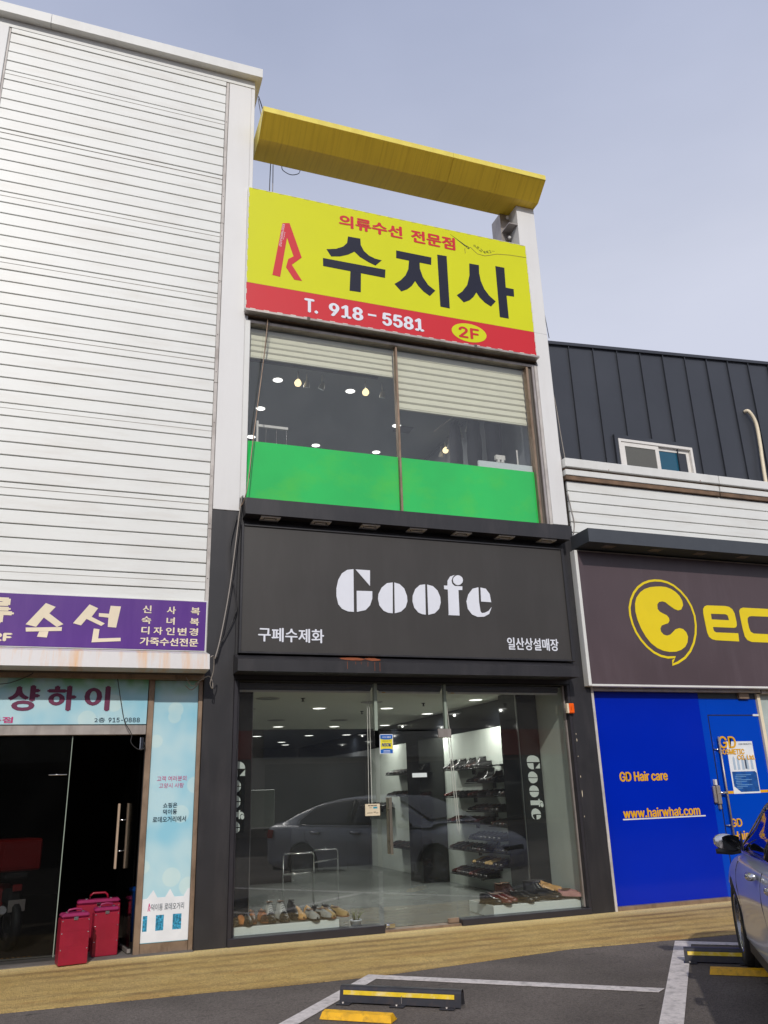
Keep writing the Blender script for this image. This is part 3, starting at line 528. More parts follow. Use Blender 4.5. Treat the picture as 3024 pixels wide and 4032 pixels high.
o = MB().tube([(4.34, .2, 2.70), (4.46, .25, 1.05), (4.475, .25, .98), (4.49, .25, 1.05), (4.37, .2, 2.70)], .005, 6).build('blind_chain', WPVC); tag(o, 'white pull chain hanging right of the glass door', 'chain')
# ceiling lights of the shop
def downlight(x, y, z, r, lab, grp, lit=True, lm=None):
    t = thing('ceiling_light', lab, 'ceiling light', (x, y, z), grp)
    MB().lathe([(r*1.22, 0), (r*1.2, -.008), (r*1.0, -.006)], 20, Matrix.Translation((x, y, z))).build('trim_ring', WPVC if lit else TRIM, t)
    MB().lathe([(0, -.004), (r, -.004)], 20, Matrix.Translation((x, y, z)), sm=False).build('diffuser', (lm or LAMP) if lit else LAMPO, t)
    if lit:
        ld_ = bpy.data.lights.new('lamp', 'SPOT'); ld_.energy = (100 if x > 5.3 and y < 5 else 54) if z < 4 else 34; ld_.spot_size = R(176); ld_.spot_blend = 1.; ld_.shadow_soft_size = .02; ld_.color = (1, .985, .94)
        lo_ = bpy.data.objects.new('lamp', ld_); COL.objects.link(lo_); lo_.parent = t; lo_.location = (0, 0, -.03)
    return t
LIT = [(3.57, 3.44), (3.71, 7.08), (4.89, 7.08), (3.81, 9.76), (5.02, 9.65), (5.9, 9.5), (4.72, 3.40), (5.72, 2.09), (5.83, 4.32), (5.9, 6.8), (5.28, 13.2), (3.9, 12.9), (2.55, 9.7), (4.9, 12.0), (2.45, 6.9)]
for x, y in LIT: downlight(x, y, 2.818, .105, 'lit round ceiling light of the shoe shop, '+('front' if y < 3 else 'second' if y < 5 else 'middle' if y < 8 else 'fourth' if y < 11 else 'rearmost')+' row, '+('left' if x < 3.2 else 'centre left' if x < 4.3 else 'centre right' if x < 5.4 else 'right')+' side', 'lit ceiling lights of the shoe shop')
for x, y in ((4.15, 2.5), (2.45, 2.1), (3.35, 5.6), (4.55, 5.6), (2.4, 3.6)): downlight(x, y, 2.818, .14, 'unlit round ceiling light of the shoe shop, '+('front' if y < 2.6 else 'middle' if y < 4 else 'rear')+' row, '+('left' if x < 3 else 'centre' if x < 4.3 else 'right')+' side', 'unlit ceiling lights of the shoe shop', False)
for x, y in ((2.95, 2.05), (2.3, 2.9), (5.05, 2.6), (4.45, 3.9)):
    o = MB().lathe([(.03, 0), (.03, -.01), (.012, -.012), (.012, -.04), (.022, -.042), (.022, -.048), (0, -.05)], 10, Matrix.Translation((x, y, 2.819))).build('sprinkler', DARK); tag(o, 'small dark sprinkler head on the shoe shop ceiling', 'sprinkler', 'sprinklers of the shoe shop')

# ------------------------------------------------------------------ furniture inside
t = thing('reception_counter', 'dark counter with white panel and black chair backs at the rear left of the shop', 'counter', (2.6, 6, .03))
MB().cbox(1.70, 3.75, 6.0, 6.6, .03, .95, .01).build('counter_body', DARK, t)
MB().cbox(1.70, 3.62, 6.9, 6.95, .9, 1.62, .01).build('white_panel', mat('counter_panel', rgb(116, 122, 120), .5), t)
MB().box(2.15, 2.45, 6.88, 6.898, 1.22, 1.45).build('notice_sheet', WALLW, t)
for x in (2.15, 2.65): MB().cbox(x-.05, x-.01, 5.9, 5.94, .95, 1.28).cbox(x-.17, x+.17, 5.88, 5.9, .98, 1.15).build('screen_back', DARK, t)
t = thing('chrome_side_table', 'chrome tube framed side table behind the left shop window', 'table', (2.85, 2.6, .03))
pts = lambda x0, x1, y: [(x0, y, .05), (x0, y, .70), (x0+.03, y, .73), (x1-.03, y, .73), (x1, y, .70), (x1, y, .05)]
MB().tube(pts(2.76, 3.20, 2.4), .011, 8).build('frame', CHROME, t); MB().tube(pts(3.32, 3.70, 2.9), .009, 8).build('frame', CHROME, t)
MB().tube([(2.76, 2.4, .47), (3.20, 2.4, .47)], .014, 8).build('rail', CHROME, t); MB().tube([(3.2, 2.4, .60), (3.70, 2.9, .60)], .009, 8).build('rail', CHROME, t)
MB().box(2.78, 3.68, 2.42, 2.88, .455, .468).build('glass_shelf', GLASS, t)

# shelves on the right wall, each a row of shoes
LEA = [mat('black_leather', rgb(26, 25, 27), .28, var=.1), mat('dark_brown_leather', rgb(58, 34, 28), .3, var=.15), mat('oxblood_leather', rgb(92, 32, 28), .3, var=.12), mat('tan_leather', rgb(190, 122, 70), .35, var=.15, scale=14), mat('sand_suede', rgb(170, 142, 92), .6, var=.1),
       mat('grey_suede', rgb(150, 152, 150), .7, var=.08), mat('rose_suede', rgb(176, 128, 126), .65, var=.06), mat('camel_leather', rgb(204, 158, 100), .45, var=.06), mat('white_leather', rgb(196, 196, 192), .45, var=.04)]
SOLE = mat('black_rubber_sole', rgb(24, 22, 22), .6); SOLEB = mat('brown_sole', rgb(120, 78, 48), .5); LINING = mat('shoe_lining', rgb(120, 92, 70), .7)
def shoe_meshes(L_=.28, kind='oxford'):
    """last-shaped shoe along +x (toe), heel at 0; returns upper, sole, lining"""
    hi = {'oxford': .075, 'boot': .15, 'pump': .055, 'loafer': .062}[kind]
    st = []
    N_ = 15
    for i in range(N_):
        t_ = i/(N_-1); x = t_*L_
        wdt = .046*math.sin(min(1, t_*6+.25)*math.pi/2)*(1-.22*math.exp(-((t_-.42)/.16)**2))
        if t_ > .72: wdt *= math.sqrt(max(0, 1-((t_-.72)/.285)**2))*.98+.02
        if t_ < .42: h = hi*(1-.10*math.sin(t_/.42*math.pi))
        elif t_ < .78: h = hi+(.042-hi)*((t_-.42)/.36)**(.75 if kind != 'boot' else .6)
        else: h = .042*(math.sqrt(max(0, 1-((t_-.78)/.235)**2))*.85+.15)
        lift = .03*max(0, 1-t_/.5) if kind == 'pump' else (.012*max(0, 1-t_/.35))
        st.append((x, max(.004, wdt), h+.012, lift))
    rows = []
    for x, wd, h, li in st:
        b = .012+li; row = []
        for k in range(11):
            a = math.pi*k/10; top = max(.02, h); sq = .72
            yy = math.cos(a); zz = math.sin(a)
            row.append((x, math.copysign(abs(yy)**sq, yy)*wd*(1 if zz < .5 else 1-.35*(zz-.5)*2*(1 if x < L_*.5 else .4)), b+(top-.012)*zz**.8))
        rows.append(row)
    up_ = MB().grid(rows); up_.add(rows[0], [tuple(range(11))], True)
    so_ = MB(); o_ = [(x, wd+.004) for x, wd, h, li in st]; poly = [(x, -y) for x, y in o_]+[(x, y) for x, y in o_[::-1]]
    so_.prism(poly, .0, .013, 'Z')
    if kind == 'pump': so_.box(.005, .035, -.02, .02, .0, .04)
    else: so_.box(.0, .07, -.036, .036, -.010, .0)
    ln_ = MB(); lr = []
    for t_ in (.05, .12, .2, .3, .40): x = t_*L_; lr.append((x, .030*math.sin(min(1, t_*8)*math.pi/2)*(1 if t_ < .35 else .55)))
    zt = hi+.0105; ln_.prism([(x, -y) for x, y in lr]+[(x, y) for x, y in lr[::-1]], zt+.0, zt+.004, 'Z')
    return up_, so_, ln_
PROTO = {}
def shoe(kind, um, sm_, x, y, z, ang, label, group, s=1., toe=None, tilt=0.):
    key = (kind, um.name, sm_.name, toe.name if toe else '')
    if key not in PROTO:
        t = thing('shoe', label, 'shoe', (0, 0, 0), group); u, so_, ln_ = shoe_meshes(kind=kind)
        u.build('upper', um, t); so_.build('sole', sm_, t); ln_.build('lining', LINING if um.name != 'black_leather' else DARK, t)
        if toe: 
            tb = MB(); tb.grid([[(p[0]*1.0, p[1]*1.03, p[2]*1.03+.0005) for p in r_] for r_ in [u.v[i*11:(i+1)*11] for i in range(9, 15)]]); tb.build('toe_cap', toe, t)
        if kind in ('oxford', 'boot'):
            lc = MB(); n_ = 4 if kind == 'oxford' else 6
            for i in range(n_): xx = .125+i*.014 if kind == 'oxford' else .115+i*.018; zz = (.083-.010*i) if kind == 'oxford' else (.165-.018*i); lc.tube([(xx, -.02, zz-.004), (xx+.004, 0, zz+.004), (xx, .02, zz-.004)], .0022, 5)
            lc.build('laces', DARK if um.name != 'black_leather' else CABLE, t)
        PROTO[key] = t; t.location = (x, y, z); t.rotation_euler = (tilt, 0, R(ang)); t.scale = (s, s, s); t['label'] = label
        return t
    c = copy_tree(PROTO[key], (x, y, z), (tilt, 0, R(ang)), label); c.scale = (s, s, s)
    if group: c['group'] = group
    elif 'group' in c: del c['group']
    return c
def pair(kind, um, sm_, x, y, z, ang, desc, gap=.12, s=1., toe=None):
    s *= 1.16
    d = Vector((-math.sin(R(ang)), math.cos(R(ang))))
    for sgn in (-1, 1): shoe(kind, um, sm_, x+d.x*gap/2*sgn, y+d.y*gap/2*sgn, z, ang+sgn*random.uniform(1, 5), desc, 'pair: '+desc, s, toe)

# low white plinths with shoes
t = thing('display_plinth', 'low white plinth under the row of shoes in the left window', 'plinth', (2.2, .4, .03))
MB().cbox(1.69, 2.90, .17, .60, .03, .165, .004).build('plinth_body', WGL, t); MB().box(1.70, 2.89, .18, .59, .1652, .1665).build('plinth_top', mat('plinth_top_grey', rgb(120, 120, 116), .5), t)
t = thing('display_plinth', 'low white plinth under the dark shoes in the right window', 'plinth', (5.4, .4, .03))
MB().cbox(4.84, 6.09, .17, .86, .03, .165, .004).build('plinth_body', WGL, t); MB().box(4.85, 6.08, .18, .85, .1652, .1665).build('plinth_top', mat('plinth_top_light', rgb(140, 142, 138), .5), t)
ZP = .177
A = -88
pair('oxford', LEA[3], SOLEB, 1.74, .52, ZP, A, 'light brown lace up shoe at the far left end of the left plinth')
pair('oxford', LEA[0], SOLE, 1.84, .47, ZP, A-12, 'plain black shoe in front of the left plinth near the frame')
pair('oxford', LEA[3], SOLEB, 2.02, .53, ZP, A-4, 'brown burnished toe shoe left of the two tone boot', toe=LEA[1])
pair('boot', LEA[8], SOLE, 2.22, .50, ZP, A-4, 'white and black buttoned boot on the left plinth', toe=LEA[0])
pair('boot', LEA[0], SOLE, 2.36, .575, ZP, A+2, 'black ankle boot behind the two tone boot', s=.95)
pair('pump', LEA[7], SOLEB, 2.56, .55, ZP, A, 'tan slip on shoe in the back row of the left plinth')
pair('loafer', LEA[5], SOLE, 2.66, .44, ZP, A+8, 'grey suede loafer at the front of the left plinth', gap=.125)
pair('oxford', LEA[0], SOLE, 2.77, .60, ZP, A+4, 'black shoe behind the beige pair on the left plinth', s=.95)
pair('loafer', LEA[4], SOLEB, 2.84, .47, ZP, A+12, 'gold beige slip on shoe at the right end of the left plinth', gap=.13)
A = -62
pair('oxford', LEA[0], SOLE, 4.87, .50, ZP, A, 'black shoe at the left end of the right plinth')
pair('oxford', LEA[2], SOLE, 4.95, .42, ZP, A+4, 'oxblood lace up shoe at the front left of the right plinth')
pair('boot', LEA[1], SOLE, 5.14, .62, ZP, A, 'dark brown boot standing on the right plinth')
pair('oxford', LEA[0], SOLE, 5.26, .44, ZP, A+6, 'black shoe in front of the brown boot')
pair('boot', LEA[0], SOLE, 5.52, .60, ZP, A+16, 'black lace up boot right of the brown boot', s=1.05)
pair('oxford', LEA[0], SOLE, 5.60, .45, ZP, A+22, 'long black shoe before the black boot')
pair('pump', LEA[7], SOLEB, 5.78, .72, ZP+.05, A-10, 'camel heeled shoe leaning up near the name pillar', s=1.05)
pair('loafer', LEA[6], SOLE, 5.90, .40, ZP, A+20, 'rose suede slip on shoe at the right end of the right plinth')

# wall shelves (each with six to eight dark shoes)
def zig(): return
sid = 0
SH = mat('shelf_steel', rgb(40, 40, 42), .3, metal=.4)
def wall_shelf(y0, y1, z, n, cols, where, bare=False, tall=False):
    t = thing('wall_shelf', 'narrow dark wall shelf, '+where, 'shelf', (RX-.15, (y0+y1)/2, z), 'wall shelves on the right wall of the shoe shop')
    MB().cbox(RX-.30, RX-.001, y0, y1, z-.012, z, .002).build('shelf_board', SH, t)
    MB().cbox(RX-.05, RX-.001, (y0+y1)/2-.015, (y0+y1)/2+.015, z-.09, z-.013, .002).build('bracket', SH, t)
    if bare: return
    for i in range(n):
        yy = y0+.06+(y1-y0-.12)*i/(n-1); um = LEA[cols[i % len(cols)]]
        shoe('boot' if (tall and i % 2) else 'oxford', um, SOLE, RX-.02, yy, z+.010, 180+random.uniform(-4, 4), ('black', 'dark brown', 'oxblood', 'tan', 'sand')[cols[i % len(cols)]]+' shoe on the wall shelf, '+where, 'shoes on the wall shelf, '+where, s=.98)
def onx(x, px_):  # depth along the wall
    return px_
ROWS = [1.83, 1.53, 1.20, .93, .70, .47]
wall_shelf(2.35, 3.75, 1.82, 8, [0, 0, 1, 0], 'top row of the far bay', tall=True)
wall_shelf(1.45, 2.15, 1.84, 0, [0], 'bare one near the name pillar', bare=True)
wall_shelf(1.85, 2.85, 1.60, 7, [0, 1, 0], 'second row of the near bay', tall=True)
wall_shelf(2.35, 3.75, 1.39, 8, [0, 1, 2, 0, 0], 'third row of the far bay')
wall_shelf(1.45, 2.15, 1.40, 6, [0, 1, 0], 'third row beside the name pillar')
wall_shelf(1.85, 2.85, 1.18, 7, [0, 0, 1], 'middle row of the near bay')
wall_shelf(2.35, 3.70, 1.00, 8, [0, 2, 1, 1, 0], 'fourth row of the far bay')
wall_shelf(1.45, 2.10, .98, 6, [0, 0, 1], 'fourth row beside the name pillar')
wall_shelf(1.85, 2.85, .78, 7, [0, 0, 0], 'fifth row of the near bay')
wall_shelf(2.35, 3.65, .60, 8, [0, 1, 0], 'fifth row of the far bay')
wall_shelf(1.45, 2.05, .62, 6, [0, 0], 'fifth row beside the name pillar')
wall_shelf(1.85, 2.80, .42, 7, [0, 0, 4, 4], 'sixth row of the near bay')
wall_shelf(2.35, 3.60, .24, 8, [0, 0, 1, 2], 'lowest row of the far bay')
wall_shelf(5.2, 6.6, 1.82, 7, [0, 1, 0], 'top row behind the glass door')
wall_shelf(5.2, 6.6, 1.42, 7, [0, 0, 1], 'second row behind the glass door')
wall_shelf(6.9, 8.3, 1.2, 7, [0, 0], 'third row behind the glass door')
wall_shelf(5.2, 6.6, .5, 7, [0, 1], 'low row behind the glass door')
# potted plant
t = thing('potted_plant', 'small spiky plant in a white pot inside the left shop window', 'potted plant', (3.13, .3, .03))
Tm = Matrix.Translation((3.13, .28, .03))
MB().lathe([(0, 0), (.052, 0), (.064, .085), (.07, .087), (.07, .10), (.064, .10), (.06, .088), (0, .085)], 20, Tm).build('pot', mat('pot_white', rgb(206, 212, 222), .35), t)
MB().lathe([(0, .094), (.06, .092)], 14, Tm).build('soil', mat('soil', rgb(40, 32, 26), .9), t)
LEAF = mat('aloe_leaf', rgb(104, 118, 84), .6, var=.15)
rp = random.Random(5)
for i in range(11):
    a = rp.uniform(0, 6.28); ln_ = rp.uniform(.08, .16); sp_ = rp.uniform(.15, .7); b0 = Tm @ Vector((.02*math.cos(a), .02*math.sin(a), .09)); d = Vector((math.cos(a)*sp_, math.sin(a)*sp_, 1)).normalized()
    MB().tube([b0, b0+d*ln_*.5, b0+d*ln_+Vector((math.cos(a), math.sin(a), 0))*.015], [.005, .004, .0008], 6).build('leaf', LEAF, t)

# notices stuck on the glass
t = thing('security_sticker', 'blue and yellow security company sticker on the top left of the glass door', 'sticker', (3.5, .09, 1.94))
SB = mat('sticker_blue', rgb(20, 100, 190), .4); SY = mat('sticker_yellow', rgb(240, 225, 60), .4); SW = mat('sticker_white', rgb(225, 228, 232), .5)
MB().prism([(3.41, 1.95), (3.42, 1.94), (3.572, 1.94), (3.583, 1.95), (3.587, 2.16), (3.577, 2.171), (3.425, 2.171), (3.414, 2.16)], .086, .0925).build('backing', SW, t)
MB().box(3.421, 3.577, .0845, .0858, 1.985, 2.128).build('yellow_field', SY, t)
MB().prism([(3.421, 2.118), (3.46, 2.108), (3.54, 2.108), (3.577, 2.118), (3.577, 2.163), (3.421, 2.163)], .0825, .0843).build('blue_field', SB, t)
MB().prism([(3.421, 1.948), (3.577, 1.948), (3.577, 1.990), (3.54, 2.0), (3.46, 2.0), (3.421, 1.990)], .0825, .0843).build('blue_field', SB, t)
text_obj('lettering', 'NSOK', 3.437, 3.562, 2.028, 2.066, .0842, mat('sticker_navy', rgb(16, 60, 140), .4), t, bold=.0022, shear=.25)
text_obj('lettering', 'CCTV 작동중', 3.445, 3.555, 2.125, 2.146, .082, SW, t, bold=.0008)
text_obj('lettering', '전자경비감시구역', 3.445, 3.555, 2.083, 2.098, .0842, DARK, t)
for z, x in ((1.974, .042), (1.958, .045)): MB().box(3.50-x, 3.50+x, .0818, .0824, z, z+.006).build('fine_print', SW, t)
t = thing('card_notice', 'cream card notice stuck to the glass left of the door handle', 'notice', (3.3, .08, 1.24))
MB().box(3.21, 3.393, .088, .0955, 1.243, 1.375).build('card', mat('card_cream', rgb(214, 200, 172), .6), t)
MB().box(3.31, 3.36, .0865, .0875, 1.322, 1.342).build('blue_stamp', mat('stamp_teal', rgb(20, 140, 170), .5), t)
for x0, x1, z, h in ((3.245, 3.27, 1.351, .010), (3.275, 3.315, 1.351, .010), (3.32, 3.355, 1.351, .010), (3.258, 3.292, 1.330, .004), (3.232, 3.30, 1.272, .006), (3.312, 3.34, 1.278, .008), (3.342, 3.372, 1.270, .006)): MB().box(x0, x1, .0868, .0876, z, z+h).build('fine_print', mat('print_brown', rgb(90, 78, 66), .7), t)
o = MB().cbox(3.822, 4.014, .086, .0925, 1.66, 1.71, .001).build('door_label', WGL); tag(o, 'small white strip label on the glass door', 'label')
t = thing('alarm_box', 'small orange alarm light on the right black pillar of the shoe shop', 'alarm', (6.07, -.04, 2.41))
MB().cbox(6.005, 6.035, -.05, .0, 2.415, 2.54, .004).build('mount', CREAM, t); MB().cbox(6.037, 6.115, -.055, .0, 2.412, 2.542, .01).build('lens', mat('orange_lens', rgb(235, 92, 12, 1.1), .25), t)
MB().box(6.06, 6.064, -.0565, -.0555, 2.45, 2.50).build('slot', DARK, t)

# ------------------------------------------------------------------ upper room seen through its window
def blind(x0, x1, zb, lab, n):
    t = thing('pleated_blind', lab, 'blind', ((x0+x1)/2, .16, zb))
    h = (7.60-zb)/n; rows = []
    pf = []
    for i in range(n):
        z = 7.60-i*h; pf += [(.150, z), (.176, z-h*.80), (.168, z-h*.96)]
    pf.append((.15, zb+.01))
    for i in range(n):
        z = 7.60-i*h; a_ = random.uniform(-.004, .004)
        MB().add([(x, y, zz) for x in (x0, x1) for y, zz in ((.166, z), (.150+a_, z-h*.82), (.160, z-h*1.02), (.172, z-h*.9), (.176, z))], [(0, 1, 6, 5), (1, 2, 7, 6), (2, 3, 8, 7), (3, 4, 9, 8), (4, 0, 5, 9), (0, 4, 3, 2, 1), (5, 6, 7, 8, 9)]).build('fabric_pleat', BLIND, t)
    MB().cbox(x0, x1, .148, .178, zb-.014, zb+.010, .004).build('bottom_bar', mat('blind_bar', rgb(214, 212, 190), .5), t)
blind(1.70, 3.79, 7.155, 'half raised cream pleated blind in the left upper window', 5)
blind(3.84, 5.93, 6.665, 'lowered cream pleated blind in the right upper window', 9)
for x, y in ((2.48, 1.87), (3.71, 1.91), (2.42, 2.95), (4.92, 2.96), (2.49, 4.15), (3.74, 4.21), (4.96, 4.21), (5.45, 5.4)): downlight(x, y, 7.798, .078, 'lit round light in the grey upper room ceiling, '+('first' if y < 2.5 else 'second' if y < 3.5 else 'third' if y < 5 else 'last')+' row, '+('left' if x < 3 else 'middle' if x < 4.5 else 'right')+' side', 'lit ceiling lights of the upper room')
TRK = mat('track_grey', rgb(78, 82, 90), .5); SPOT = mat('spot_body', rgb(206, 204, 196), .4)
o = MB().box(1.70, 3.95, 1.20, 1.24, 7.70, 7.74).box(1.9, 1.91, 1.21, 1.22, 7.74, 7.80).box(3.6, 3.61, 1.21, 1.22, 7.74, 7.80).build('light_track', TRK); tag(o, 'dark lighting track across the upper room ceiling on the left', 'light track')
o = MB().box(5.88, 5.92, 1.0, 4.6, 7.62, 7.66).build('light_track', TRK); tag(o, 'dark lighting track running back on the right of the upper room', 'light track')
def spot(x, y, z, lit, lab, grp, lean=0.):
    t = thing('spotlight', lab, 'spotlight', (x, y, z), grp)
    T = Matrix.Translation((x, y, z)) @ Matrix.Rotation(lean, 4, 'Y') @ Matrix.Rotation(R(25), 4, 'X')
    MB().tube([(x, y, z+.06), (x, y, z+.20)], .008, 6).build('stem', SPOT, t)
    if lit: MB().lathe([(0, -.056), (.032, -.048), (.053, -.018), (.055, .006), (.042, .036), (.018, .06), (0, .066)], 14, T).build('bulb', LAMPW, t)
    else:
        MB().lathe([(.046, -.05), (.048, -.03), (.036, .03), (.02, .06), (0, .065)], 14, T).build('housing', SPOT, t)
        MB().lathe([(0, -.044), (.044, -.048)], 14, T, sm=False).build('reflector', mat('spot_reflector_glow', rgb(190, 200, 200), .3, emit=(.8, .9, .9, 1), estr=.35), t)  # faint emission stands in for light caught by the unlit reflector
for x, lit, le in ((2.66, 1, 0), (2.80, 0, 0), (3.04, 0, .35), (3.75, 1, 0), (4.03, 0, 0)): spot(x, 1.25, 7.45, lit, 'warm glowing spotlight on the left track of the upper room' if lit else 'unlit spotlight on the left track of the upper room', ('glowing' if lit else 'unlit')+' spotlights of the left track', le)
for y, lit in ((2.06, 0), (2.34, 0), (2.50, 0), (2.86, 0), (3.03, 1), (3.23, 0)): spot(5.90, y, 7.45, lit, 'warm glowing spotlight on the right track of the upper room' if lit else 'unlit spotlight on the right track of the upper room', ('glowing' if lit else 'unlit')+' spotlights of the right track')
t = thing('display_rail', 'white metal garment stand with hanging wires by the left upper window', 'garment stand', (2.0, .6, 5.05))
MB().tube([(1.93, .6, 5.05), (1.93, .6, 6.42)], .016, 8).build('post', WPVC, t); MB().cbox(1.93, 2.36, .585, .615, 6.33, 6.37, .003).build('bar', WPVC, t)
for x in (2.05, 2.2, 2.34): MB().tube([(x, .6, 6.33), (x, .6, 5.5)], .002, 4).build('wire', ALU, t)
CLO = mat('dark_clothes', rgb(40, 42, 58), .85, var=.15)
rp = random.Random(11)
for i, lab in enumerate(('long dark garment hanging at the front of the right upper room', 'dark garment hanging second from the window in the upper room', 'dark coat hanging furthest back in the right upper room')):
    x, y = 5.80-.12*i, 1.0+.45*i
    t = thing('hanging_garment', lab, 'garment', (x, y, 6.2))
    rows = []
    for j in range(9):
        z = 7.45-j*.15; wd = .10+.13*min(1, j/2.)+rp.uniform(-.01, .02); row = []
        for k in range(12): a_ = 2*math.pi*k/12; row.append((x+math.cos(a_)*.05*(1+.2*math.sin(3*a_+j)), y+math.sin(a_)*wd*(1+.08*math.sin(5*a_)), z))
        rows.append(row)
    MB().grid(rows, closed=True).build('cloth', CLO, t); MB().tube([(x, y, 7.45), (x, y, 7.6)], .005, 6).build('hook', CHROME, t)
o = MB().tube([(5.78, .5, 7.60), (5.5, 2.6, 7.60)], .012, 8).build('clothes_rail', ALU); tag(o, 'metal clothes rail carrying dark garments in the upper room', 'rail')
o = MB().cbox(5.05, 5.93, .112, .15, 5.885, 5.985, .004).build('white_board_strip', WGL); tag(o, 'white strip board standing behind the right upper window above the green film', 'board')
t = thing('box_spotlight', 'small white twin box light low in the right upper window', 'lamp', (5.60, .5, 6.1)); MB().cbox(5.53, 5.69, .46, .52, 6.19, 6.27, .006).build('lamp_body', WPVC, t); MB().cbox(5.55, 5.59, .45, .5, 6.14, 6.19, .004).cbox(5.62, 5.66, .45, .5, 6.14, 6.19, .004).build('lamp_socket', WPVC, t); MB().tube([(5.69, .5, 6.18), (5.50, .5, 6.06), (5.45, .55, 5.9)], .01, 6).build('arm', SPOT, t); MB().tube([(5.86, .4, 5.05), (5.86, .4, 6.35)], .012, 8).build('stand', WPVC, t)
o = MB().cbox(4.93, 5.25, 2.95, 3.2, 7.785, 7.799, .002).build('ceiling_vent', TRK); tag(o, 'dark square vent in the upper room ceiling', 'vent')

# ------------------------------------------------------------------ yellow tailor sign
ty = thing('tailor_sign', 'large yellow and red clothes repair sign with black lettering above the upper window', 'sign', (3.85, -.08, 7.74))
MB().cbox(1.592, 6.072, -.098, -.004, 7.735, 9.745, .004).build('sign_box', WHT, ty)
MB().box(1.602, 6.062, -.1005, -.0985, 8.151, 9.737).build('yellow_panel', SYEL, ty)
MB().box(1.602, 6.062, -.1005, -.0985, 7.742, 8.148).build('red_band', SRED, ty)
MB().box(1.60, 6.10, -.12, -.0, 7.70, 7.73).build('bottom_gutter', ALU, ty)
rp = random.Random(2)
cm = mat('sign_clip', rgb(206, 200, 186), .5)
for i in range(24): x = 1.66+i*.187; MB().box(x, x+.075, -.104, -.1007, 9.729, 9.741).build('clip', cm, ty); MB().box(x, x+.075, -.104, -.1007, 7.738, 7.750).build('clip', cm, ty)
for i in range(11): z = 7.79+i*.178; MB().box(1.598, 1.610, -.104, -.1007, z, z+.075).build('clip', cm, ty); MB().box(6.054, 6.066, -.104, -.1007, z, z+.075).build('clip', cm, ty)
for x in (2.45, 5.0): MB().box(x, x+.045, -.122, -.1206, 7.69, 7.745).build('lamp_bracket', GROOVE, ty)
for k in ('su', 'ji', 'sa'): polys('lettering', D[k], -.1007, .003, NAVY, ty)
polys('emblem', D['R'], -.1007, .003, SRED, ty)
text_obj('lettering', '의류수선', 2.945, 3.925, 9.385, 9.595, -.1007, SRED, ty, bold=.012)
text_obj('lettering', '전문점', 4.086, 4.80, 9.375, 9.590, -.1007, SRED, ty, bold=.012)
text_obj('lettering', 'T.', 2.427, 2.60, 7.835, 8.045, -.1007, WFILM, ty, bold=.012)
text_obj('lettering', '918', 2.782, 3.262, 7.84, 8.04, -.1007, WFILM, ty, bold=.014)
MB().box(3.348, 3.474, -.1037, -.1007, 7.943, 7.973).build('lettering', WFILM, ty)
text_obj('lettering', '5581', 3.576, 4.195, 7.83, 8.03, -.1007, WFILM, ty, bold=.014)
MB().prism([(4.941+.286*math.cos(a_), 7.938+.155*math.sin(a_)) for a_ in [i*math.pi/18 for i in range(36)]], -.103, -.1007).build('oval_patch', SYEL, ty)
text_obj('lettering', '2F', 4.775, 5.095, 7.845, 8.02, -.1033, SRED, ty, bold=.010)
# white words down the emblem
def slanted(name, body, p, q, h, m, parent, y):
    cu = bpy.data.curves.new(name, 'FONT'); cu.body = body; cu.resolution_u = 2; o = bpy.data.objects.new(name, cu); COL.objects.link(o); bpy.context.view_layer.update()
    me = bpy.data.meshes.new_from_object(o.evaluated_get(bpy.context.evaluated_depsgraph_get())); bpy.data.objects.remove(o)
    xs = [v.co.x for v in me.vertices]; yy = [v.co.y for v in me.vertices]; p = Vector(p); q = Vector(q); d = (q-p); l_ = d.length; d.normalize(); n = Vector((-d.y, d.x))
    k = l_/(max(xs)-min(xs)); kh = h/(max(yy)-min(yy))
    mb = MB(); mb.add([((p+d*(v.co.x-min(xs))*k+n*(v.co.y-(max(yy)+min(yy))/2)*kh).x, y, (p+d*(v.co.x-min(xs))*k+n*(v.co.y-(max(yy)+min(yy))/2)*kh).y) for v in me.vertices], [tuple(f.vertices) for f in me.polygons])
    bpy.data.meshes.remove(me); return mb.build(name, m, parent, fix=False)
slanted('lettering', 'RODEO FASHION OUTLET', (2.110, 9.216), (2.060, 8.826), .034, WFILM, ty, -.1042)
slanted('lettering', 'deokidong', (2.129, 9.09), (2.108, 8.955), .018, WFILM, ty, -.1042)
# needle and thread
nd_ = [tuple(p) for p in D['needle']]
GR = mat('thread_olive', rgb(140, 124, 30), .5)
MB().prism([(nd_[0][0], nd_[0][1]), (nd_[1][0]+.004, nd_[1][1]+.010), (nd_[1][0]-.008, nd_[1][1]-.008)], -.103, -.1007).build('needle', NAVY, ty)
ex, ez = nd_[2][0]-.012, nd_[2][1]+.004
MB().prism([(ex+.034*math.cos(a_)*.8+.012*math.sin(a_), ez-.022*math.cos(a_)+.014*math.sin(a_)) for a_ in [i*math.pi/8 for i in range(16)]], -.103, -.1007, holes=[[(ex+.02*math.cos(a_)*.8+.005*math.sin(a_), ez-.013*math.cos(a_)+.007*math.sin(a_)) for a_ in [i*math.pi/8 for i in range(16)]]]).build('needle_eye', NAVY, ty)
MB().prism(ribbon([nd_[2], nd_[4], nd_[5], nd_[6], nd_[7], nd_[8], nd_[9], nd_[10]], .010), -.1025, -.1007).build('thread', GR, ty)
MB().prism(ribbon([(nd_[3][0]+.002, nd_[2][1]-.02), (nd_[3][0]-.003, nd_[3][1]+.06), nd_[3]], .009), -.1025, -.1007).build('thread', GR, ty)
nt_ = [tuple(p) for p in D['ntext']]
